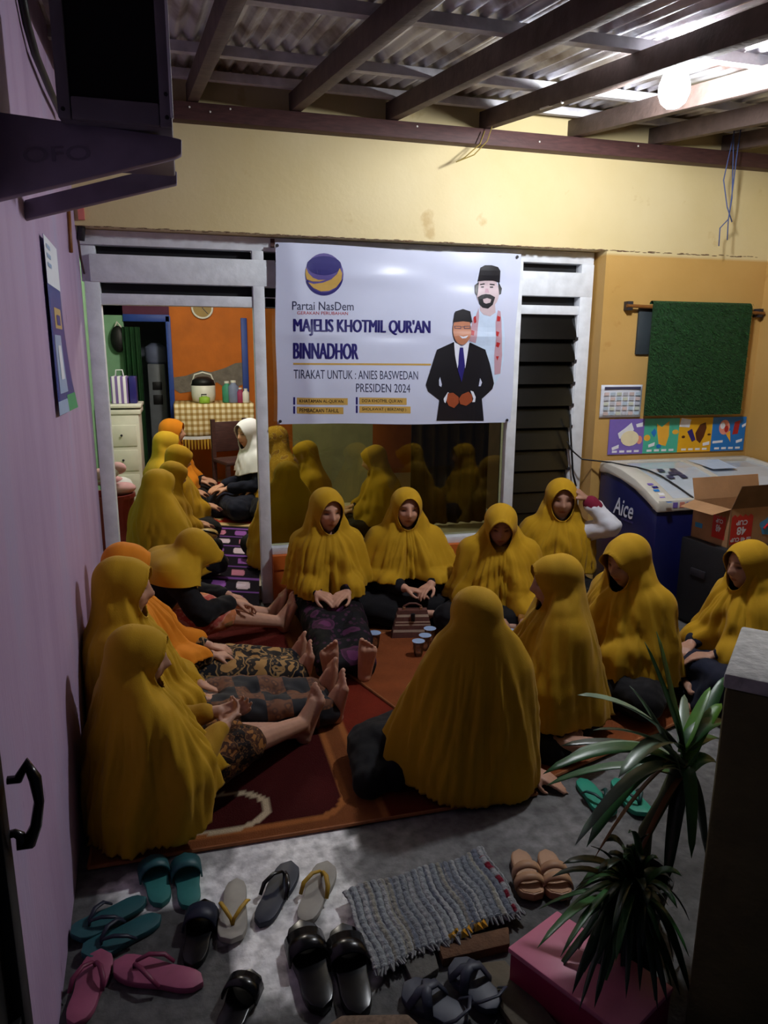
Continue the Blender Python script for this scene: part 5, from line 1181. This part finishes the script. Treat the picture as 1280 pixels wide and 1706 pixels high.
MB().box(xb-.004, xb+.003, 1.930, 1.945, zb+.02, 2.58).build('edge_highlight', M('highlight_pale', (226, 228, 236), .35, .05, metal=.2), cab, bevel=.001)  # added pale strip, painted highlight of the bulb along the cabinet's right edge
ck = thing('speaker_cable', 'black cable hanging from the cabinet along the purple wall', 'cable', (LX(2.1)+.02, 2.1, 2.3))
MB().tube([lwp(22, -20)+[.02, 0, 0], lwp(34, 40)+[.02, 0, 0], lwp(46, 90)+[.025, 0, 0], lwp(70, 150)+[.03, 0, 0], lwp(92, 195)+[.03, 0, 0]], .014, 8).build('wire', 'black', ck, smooth=True)
# hanging picture calendar
pc_ = thing('picture_calendar', 'narrow blue picture calendar curling off the purple wall', 'calendar', (LX(3.0)+.02, 3.0, 1.45))
def cpt(u, v, k=0): y = 2.82+.42*u; return (LX(y)+.012+.03*(1-v)**3*u+.0015*k, y, 1.44+.62*v)
def cpatch(name, mat, u0, u1, v0, v1, k): return MB().grid(lambda a, b: cpt(u0+(u1-u0)*a, v0+(v1-v0)*b, k), 8, 10).build(name, mat, pc_, smooth=True)
ink('cal_blue', (52, 66, 140), .4); ink('cal_light', (150, 176, 212), .4); ink('cal_gold', (196, 170, 110), .4); ink('cal_green', (60, 160, 110), .4)
MB().grid(lambda a, b: cpt(a, b), 8, 16).build('sheet', 'cal_blue', pc_, smooth=True, solid=.001)
cpatch('header', 'paper', 0, 1, .74, 1, 1); cpatch('motif', 'cal_gold', .3, .8, .5, .62, 1); cpatch('motif', 'cal_blue', .42, .68, .52, .58, 2); cpatch('motif', 'cal_light', .15, .6, .12, .46, 1); cpatch('motif', 'paper', .3, .5, .2, .4, 2); cpatch('motif', 'cal_green', .5, 1, 0, .10, 1); cpatch('motif', 'cal_light', .0, .5, 0, .08, 1)
for v in (.95, .9, .85): cpatch('print', 'cal_light', .12, .4, v-.012, v+.012, 2)
# conduit in the corner
cn = thing('wall_conduit', 'dark conduit and cable ends in the corner above the door', 'pipe', (LX(4.45)+.03, 4.45, 2.2))
MB().tube([lwp(122, 340)+[.03, 0, 0], lwp(126, 380)+[.03, 0, 0], lwp(128, 400)+[.02, 0, 0]], .022, 8).build('pipe', 'dark_metal', cn, smooth=True)
MB().tube([lwp(124, 400)+[.02, 0, 0], lwp(128, 430)+[.02, 0, 0], lwp(134, 455)+[.02, 0, 0]], .006, 6).build('wire', 'dark_wood', cn, smooth=True)
MB().tube([lwp(110, 352)+[.012, 0, 0], lwp(114, 420)+[.012, 0, 0]], .010, 6).build('wire', 'rod_wood', cn, smooth=True)
a, b = at(129, 345, 4.53), at(141, 366, 4.53); MB().box(a[0], b[0], 4.53, 4.549, b[2], a[2]).build('sticker', M('sticker_pink', (216, 120, 110)), cn)
# twine and blue cords hanging from the roof timbers
tw = thing('twine', 'loose end of yellowish twine hanging off the wall beam', 'twine', (2.0, 4.44, 2.85))
MB().tube([at(822, 205, 4.40), at(812, 235, 4.40), at(790, 258, 4.40), at(760, 270, 4.40), at(775, 262, 4.41), at(800, 240, 4.42), at(808, 218, 4.43)], .0035, 5).build('strand', M('twine_fibre', (130, 110, 50), .9), tw, smooth=True)
bc = thing('blue_cord', 'thin blue cords knotted and dangling in the right corner', 'cord', (3.6, 4.35, 2.4))
M('cord_blue', (70, 84, 130), .7)
for pts in (((1224, 195), (1222, 260), (1220, 330), (1214, 365), (1212, 400)), ((1236, 205), (1228, 260), (1218, 340), (1214, 365), (1200, 380), (1198, 410)), ((1228, 200), (1206, 300), (1212, 345), (1220, 370))):
    MB().tube([at(x, y, 4.35) for x, y in pts], .004, 5).build('strand', 'cord_blue', bc, smooth=True)
# gate stile and handle, close at the left
gt = thing('gate_leaf', 'black steel gate leaf folded against the purple wall with a pull handle', 'gate', (-.29, .9, 0))
gx = at(50, 1650, 1.0)[0]
MB().box(gx-.034, gx, .96, 1.0, .05, 2.05).build('stile', 'black', gt, bevel=.003); MB().box(gx-.034, gx, .14, .18, .05, 2.05).build('stile', 'black', gt, bevel=.003)
for z in (.06, .7, 1.4, 2.0): MB().box(gx-.03, gx-.004, .18, .96, z, z+.04).build('rail', 'black', gt)
MB().box(gx-.024, gx-.018, .18, .96, .06, 2.04).build('panel', 'black', gt)
hd = [at(x, y, 1.0) for x, y in ((12, 1300), (30, 1298), (44, 1274), (58, 1296), (65, 1335), (60, 1375), (48, 1405), (36, 1408), (34, 1392), (24, 1388), (8, 1392))]
MB().tube([tuple(p) for p in hd], [.006, .007, .010, .009, .007, .008, .010, .009, .007, .006, .006], 8).build('handle', M('handle_metal', (60, 58, 60), .25, .1, metal=.8), gt, smooth=True)

# ---------------------------------------------------------------- inner room
def quad_rug(name, label, cat, pxs, z, nx, ny, paint):
    k = [fl(x, y, z) for x, y in pxs]; c = np.mean(k, 0); o_ = thing(name, label, cat, (c[0], c[1], z))
    f = lambda u, v: tuple((k[0]*(1-u)+k[1]*u)*(1-v)+(k[3]*(1-u)+k[2]*u)*v)
    mb = MB().grid(f, nx, ny); g = np.array([(i/nx, j/ny) for j in range(ny+1) for i in range(nx+1)]); mb.c = np.c_[paint(g), np.ones(len(g))]
    mb.build('pile', 'pile', o_, solid=.006, fix=False); return o_
def pm(g):
    c = np.tile(np.array(lin((26, 20, 32))), (len(g), 1)); u, v = g.T
    for k in range(7):
        yv = .05+.14*k
        for xo in (.2, .62):
            d = rr(g, xo+.1*(k % 2), yv, .12, .035, .03); c = mixc(c, (d < 0)*1., ((204, 130, 160), (150, 90, 176), (216, 196, 214))[(k+int(xo > .5)) % 3])
        c = mixc(c, (np.abs(v-yv-.07) < .008)*1., (130, 80, 170))
    return c
quad_rug('floor_mat', 'black mat with purple and pink rounded patches just inside the door', 'mat', [(330, 1004), (432, 1010), (432, 880), (352, 876)], Z1+.008, 60, 90, pm)
def rc(g):
    c = np.tile(np.array(lin((176, 40, 26))), (len(g), 1)); u, v = g.T
    for cx, cy in ((.3, .2), (.75, .35), (.25, .62), (.75, .8)):
        d = np.hypot(u-cx, (v-cy)*1.2)-.15-.03*np.sin(6*np.arctan2(v-cy, u-cx)); c = mixc(c, (d < 0)*1., (206, 170, 120)); c = mixc(c, (d < -.06)*1., (150, 60, 40))
    return mixc(c, ((v > .93) | (v < .05))*1., (206, 178, 130))
quad_rug('floor_carpet', 'red and cream patterned carpet in the inner room', 'carpet', [(300, 872), (470, 880), (440, 800), (330, 798)], Z1+.006, 60, 60, rc)
# table with checked cloth
y0 = 8.35; ax0, ax1 = at(291, 700, y0)[0], at(424, 700, y0)[0]; zt = at(350, 673, y0)[2]
tb = thing('side_table', 'side table under the checked fringed cloth in the inner room', 'table', ((ax0+ax1)/2, 8.6, Z1))
bx('table_top', 'dark_wood', tb, ax0+.02, ax1-.02, y0+.02, 8.92, zt-.03, zt-.006)
for x in (ax0+.06, ax1-.06):
    for y in (y0+.06, 8.88): bx('leg', 'dark_wood', tb, x-.025, x+.025, y-.025, y+.025, Z1, zt-.03)
m = M('check_cloth', (206, 184, 140), .8, .05); N, L, B = nodes_of(m)
tc = N.new('ShaderNodeTexCoord'); w1_ = N.new('ShaderNodeTexWave'); w1_.inputs['Scale'].default_value = 5; w2w = N.new('ShaderNodeTexWave'); w2w.inputs['Scale'].default_value = 5; w2w.bands_direction = 'Z'
L.new(tc.outputs['Object'], w1_.inputs[0]); L.new(tc.outputs['Object'], w2w.inputs[0]); mx = N.new('ShaderNodeMixRGB'); mx.blend_type = 'MULTIPLY'; mx.inputs[0].default_value = 1
ra, rb = ramp(N, [(.3, (206, 182, 134)), (.6, (248, 240, 220))]), ramp(N, [(.3, (206, 182, 134)), (.6, (248, 240, 220))])
L.new(w1_.outputs['Fac'], ra.inputs[0]); L.new(w2w.outputs['Fac'], rb.inputs[0]); L.new(ra.outputs[0], mx.inputs[1]); L.new(rb.outputs[0], mx.inputs[2]); L.new(mx.outputs[0], B.inputs['Base Color'])
zc = at(350, 727, y0)[2]; zf = at(350, 748, y0)[2]
tcx = thing('tablecloth', 'beige checked tablecloth with yellow fringe over the side table', 'tablecloth', ((ax0+ax1)/2, 8.6, zc))
def tcl(u, v):
    if v < .5: return (ax0+(ax1-ax0)*u, y0-.005+.02*math.sin(18*u)*(1-2*v), zc+(zt-zc)*v*2)
    return (ax0+(ax1-ax0)*u, y0+(v-.5)*2*.58, zt)
MB().grid(tcl, 60, 12).build('cloth', 'check_cloth', tcx, smooth=True, solid=.004)
MB().grid(lambda u, v: (ax0+(ax1-ax0)*u, y0-.012+.02*math.sin(18*u), zc-.03+.035*v), 60, 2).build('hem_band', 'white_cloth', tcx, smooth=True)
M('fringe_gold', (196, 150, 50), .8)
for i in range(26):
    u = i/25; x = ax0+(ax1-ax0)*u; MB().tube([(x, y0-.008+.02*math.sin(18*u), zc-.03), (x, y0-.008, zf)], [.014, .007], 5).build('tassel', 'fringe_gold', tcx)
def on_table(px, w_): return at(px, 668, 8.55)[0]
x = on_table(340, 0); rcz = zt+.004
rk = thing('rice_cooker', 'white rice cooker with black lid on the checked table', 'rice cooker', (x, 8.6, rcz))
MB().lathe([(.10, 0), (.125, .02), (.135, .08), (.135, .19), (.12, .20)], 20).build('body', 'white_plastic', rk, world=False, smooth=True)
MB().lathe([(.135, .19), (.12, .25), (.06, .285), (.001, .29)], 20).build('lid', 'black', rk, world=False, smooth=True)
MB().tube([(-.13, 0, .2), (-.09, 0, .31), (0, 0, .335), (.09, 0, .31), (.13, 0, .2)], .010, 6).build('handle', 'white_plastic', rk, world=False, smooth=True)
MB().box(-.03, .03, -.145, -.12, .03, .10).build('control_panel', 'black', rk, world=False)
def bottle(px, w_, h, mat, label, cat='bottle', Y=8.5, neck=True):
    xx = at(px, 668, Y)[0]; t = thing(cat.replace(' ', '_'), label, cat, (xx, Y, rcz))
    MB().lathe([(w_*.9, 0), (w_, .01), (w_, h*.72), (w_*.5, h*.84), (w_*.45, h*.9)], 14).build('body', mat, t, world=False, smooth=True)
    MB().lathe([(w_*.5, h*.9), (w_*.5, h), (.001, h)], 12).build('cap', 'white_plastic', t, world=False)
M('lime', (150, 190, 60)); M('jar_teal', (60, 140, 110)); M('grey_blue', (120, 130, 160)); M('magenta_cup', (150, 50, 90))
bottle(341, .06, .09, 'lime', 'small lime green cup in front of the rice cooker', 'cup', 8.40)
bottle(379, .055, .24, 'jar_teal', 'green and yellow jar on the checked table', 'jar')
bottle(390, .06, .25, 'grey_blue', 'grey-blue canister on the checked table beside the green jar', 'canister', 8.45)
bottle(401, .04, .17, 'magenta_cup', 'magenta tumbler on the checked table', 'tumbler', 8.42)
bottle(410, .04, .16, 'white_plastic', 'small white bottle at the right end of the checked table', 'bottle', 8.40)
# ring clock
p = at(337, 513, 8.97); ck = thing('wall_clock', 'round wall clock with white rim on the orange wall', 'clock', tuple(p))
ring_ = [(.115*math.cos(t), 0, .115*math.sin(t)) for t in np.linspace(0, 2*PI, 32, endpoint=False)]
MB().tube(ring_, .012, 8, closed=True).build('rim', 'white_plastic', ck, world=False, smooth=True)
MB().lathe([(.001, .0), (.11, .0), (.11, .012), (.001, .012)], 28, (0, 0, 0), 'y').build('face', M('clock_face', (150, 120, 50), .5, .1), ck, world=False)
for a_, l_ in ((.6, .07), (2.4, .09)): MB().box(-.004, .004, -.004, -.001, 0, l_, R=Matrix.Rotation(a_, 3, 'Y')).build('clock_hand', 'black', ck, world=False)
# grey appliance in the far doorway
xa, xb = at(247, 640, 9.5)[0], at(277, 640, 9.5)[0]; za = at(262, 606, 9.5)[2]
wd_ = thing('water_dispenser', 'grey floor-standing water dispenser in the blue doorway', 'dispenser', ((xa+xb)/2, 9.6, Z1))
M('disp_grey', (112, 118, 126), .4, .1)
MB().box(xa, xb, 9.5, 9.8, Z1, za).build('cabinet', 'disp_grey', wd_, bevel=.02)
MB().box(xa+.05, xb-.05, 9.49, 9.505, za-.32, za-.22).build('tap_bay', 'black', wd_, bevel=.01); MB().box(xa+.05, xb-.05, 9.49, 9.505, za-.5, za-.38).build('tray_bay', 'black', wd_, bevel=.01)
MB().lathe([(.11, za), (.13, za+.03), (.13, za+.2), (.05, za+.25), (.001, za+.25)], 18, ((xa+xb)/2, 9.65, 0)).build('jug', 'grey_blue', wd_, smooth=True)
# green curtain
xa, xb = at(207, 600, 8.9)[0], at(236, 600, 8.9)[0]
cu = thing('green_curtain', 'dark green curtain gathered beside the blue doorway', 'curtain', (xa, 8.9, Z1))
MB().grid(lambda u, v: (xa+(xb-xa)*u, 8.88+.025*math.sin(u*22), Z1+.002+(at(220, 545, 8.9)[2]-Z1)*v), 40, 6).build('cloth', 'curtain_green', cu, smooth=True, solid=.004)
hp = at(197, 565, 8.93); ht = thing('hanging_hat', 'black woven hat hanging near the green curtain', 'hat', tuple(hp))
MB().ell((0, 0, 0), (.085, .05, .15), 14, 10).build('crown', 'black', ht, world=False, smooth=True); MB().tube([(-.04, 0, .1), (0, 0, .19), (.05, 0, .12)], .012, 6).build('loop', 'white_plastic', ht, world=False, smooth=True)
# white drawer cabinet and things on/by it
xa, xb = -.86, at(238, 720, 7.6)[0]; za = at(230, 674, 7.6)[2]
dc = thing('drawer_cabinet', 'white drawer cabinet with moulded top beside the inner wall', 'cabinet', ((xa+xb)/2, 7.85, Z1))
bx('body', 'white_plastic', dc, xa, xb-.03, 7.62, 8.1, Z1, za-.10, bevel=.006)
bx('top', 'white_plastic', dc, xa, xb, 7.6, 8.12, za-.035, za, bevel=.01); bx('moulding', 'white_plastic', dc, xa, xb-.01, 7.61, 8.11, za-.10, za-.05, bevel=.01)
for z in (.2, .45, .7):
    dr_ = bx('drawer', 'white_plastic', dc, xa+.04, xb-.06, 7.612, 7.622, Z1+z-.08, Z1+z+.13, bevel=.004); MB().ell(((xa+xb)/2, 7.60, Z1+z+.03), (.012, .012, .012), 8, 6).build('knob', 'dark_metal', dr_)
m = M('stripe_bag', (232, 230, 236), .7, .05); N, L, B = nodes_of(m); tc = N.new('ShaderNodeTexCoord'); wv = N.new('ShaderNodeTexWave'); wv.inputs['Scale'].default_value = 6; L.new(tc.outputs['Object'], wv.inputs[0]); rp = ramp(N, [(.45, (226, 224, 234)), (.55, (120, 96, 160))]); L.new(wv.outputs['Fac'], rp.inputs[0]); L.new(rp.outputs[0], B.inputs['Base Color'])
xa2, xb2 = at(186, 650, 7.8)[0], at(214, 650, 7.8)[0]
sb = thing('striped_bag', 'white bag with purple stripes on the drawer cabinet', 'bag', ((xa2+xb2)/2, 7.85, za))
bx('body', 'stripe_bag', sb, xa2, xb2, 7.72, 7.98, za+.002, za+.27, bevel=.01); MB().tube([(xa2+.04, 7.85, za+.26), (xa2+.05, 7.85, za+.33), (xb2-.05, 7.85, za+.33), (xb2-.04, 7.85, za+.26)], .008, 6).build('handle', 'white_cloth', sb, smooth=True)
bx2 = bx('navy_box', 'ink_navy', None, xb2+.01, xb2+.08, 7.75, 7.95, za+.002, za+.27, bevel=.008); tag(bx2, 'narrow navy box standing beside the striped bag', 'box')
pp = at(208, 790, 6.0); bk = thing('laundry_basket', 'red tub holding pink bags by the inner wall', 'tub', (pp[0]-.12, 6.0, Z1))
MB().lathe([(.13, 0), (.15, .02), (.18, .42), (.19, .42), (.19, .45), (.17, .45), (.14, .03), (.001, .03)], 20).build('tub', M('tub_red', (130, 44, 46), .5), bk, world=False)
pb_ = thing('pink_bag_pile', 'crumpled pink and white plastic bags heaped in the red tub', 'bags', (pp[0]-.12, 6.0, Z1+.44))
for i in range(9):
    a_ = i*.7; MB().ell((.09*math.cos(a_), .07*math.sin(a_), .05+.035*i*.6), (.11-.005*i, .10-.005*i, .05), 12, 8, R=Matrix.Rotation(.4*math.sin(i*2), 3, 'X')).build('bag', ('pink_cloth', 'white_cloth')[i % 2], pb_, world=False, smooth=True)
# black chair behind the white-scarfed person
pcx = at(395, 760, 7.7); ch_ = thing('wooden_chair', 'dark wooden chair behind the white-scarfed person', 'chair', (pcx[0], 7.75, Z1), math.radians(20))
MB().box(-.2, .2, -.2, .2, .40, .44).build('seat', 'dark_wood', ch_, world=False, bevel=.01)
MB().box(-.2, .2, .17, .2, .5, .82).build('backrest', 'dark_wood', ch_, world=False, bevel=.01)
for x in (-.18, .18):
    for y in (-.18, .18): MB().box(x-.02, x+.02, y-.02, y+.02, 0, .40 if y < 0 else .85).build('leg', 'dark_wood', ch_, world=False)
bk2 = thing('open_book', 'open white book lying on the red carpet', 'book', (*fl(372, 842, Z1+.02)[:2], Z1+.014), math.radians(10))
for s_ in (-1, 1): MB().grid(lambda u, v: (s_*.15*u, -.11+.22*v, .012+.018*math.sin(PI*u)**.7), 8, 2).build('page_block', 'paper', bk2, world=False, smooth=True, solid=.004)
for i, (px, py) in enumerate(((385, 818), (392, 826), (399, 820), (390, 812), (402, 858), (410, 852), (408, 864), (398, 852))):
    p = fl(px, py, Z1+.01); cup(p[0], p[1], Z1+.014, 'clear water cup %s in the cluster %s' % (('at the left', 'in front', 'at the right', 'at the back')[i % 4] if i < 4 else ('at the left', 'at the right', 'in front', 'at the back')[i % 4], 'by the open book on the carpet' if i < 4 else 'nearer the door on the carpet'), 1.3, 'cups inside by the book' if i < 4 else 'cups inside by the post')
gb = thing('gold_handbag', 'gold and black handbag in the lap of the nearest person indoors', 'handbag', (*at(342, 885, 5.35)[:2], at(342, 885, 5.35)[2]-.03), math.radians(20))
MB().ell((0, 0, 0), (.10, .06, .05), 16, 10).build('pouch', M('bag_gold', (186, 158, 100), .4, .1), gb, world=False, smooth=True); MB().tube([(-.09, -.02, .02), (-.03, -.06, .05), (.05, -.05, .02), (.10, -.01, -.02)], .008, 6).build('strap', 'black', gb, world=False, smooth=True)
tp = thing('print_pouch', 'turquoise picture pouch in the lap of the third person indoors', 'pouch', (*at(333, 848, 6.5)[:2], at(333, 848, 6.5)[2]-.02), math.radians(25))
MB().box(-.10, .10, -.03, .03, -.06, .06).build('pouch', M('pouch_teal', (80, 160, 170), .5, .3, 12, col2=(200, 180, 130)), tp, world=False, bevel=.015)
MB().tube([(-.08, 0, .055), (-.05, 0, .1), (.05, 0, .1), (.08, 0, .055)], .006, 6).build('handle', 'black', tp, world=False, smooth=True)
cu2 = thing('brown_curtain', 'dark brown curtain behind the right half of the glass', 'curtain', (2.2, 6.1, Z1+.02))
MB().grid(lambda u, v: (1.9+.75*u, 6.1+.03*math.sin(u*40), Z1+.02+2.5*v), 70, 4).build('cloth', M('curtain_brown', (70, 52, 36), .9, .2), cu2, smooth=True, solid=.004)
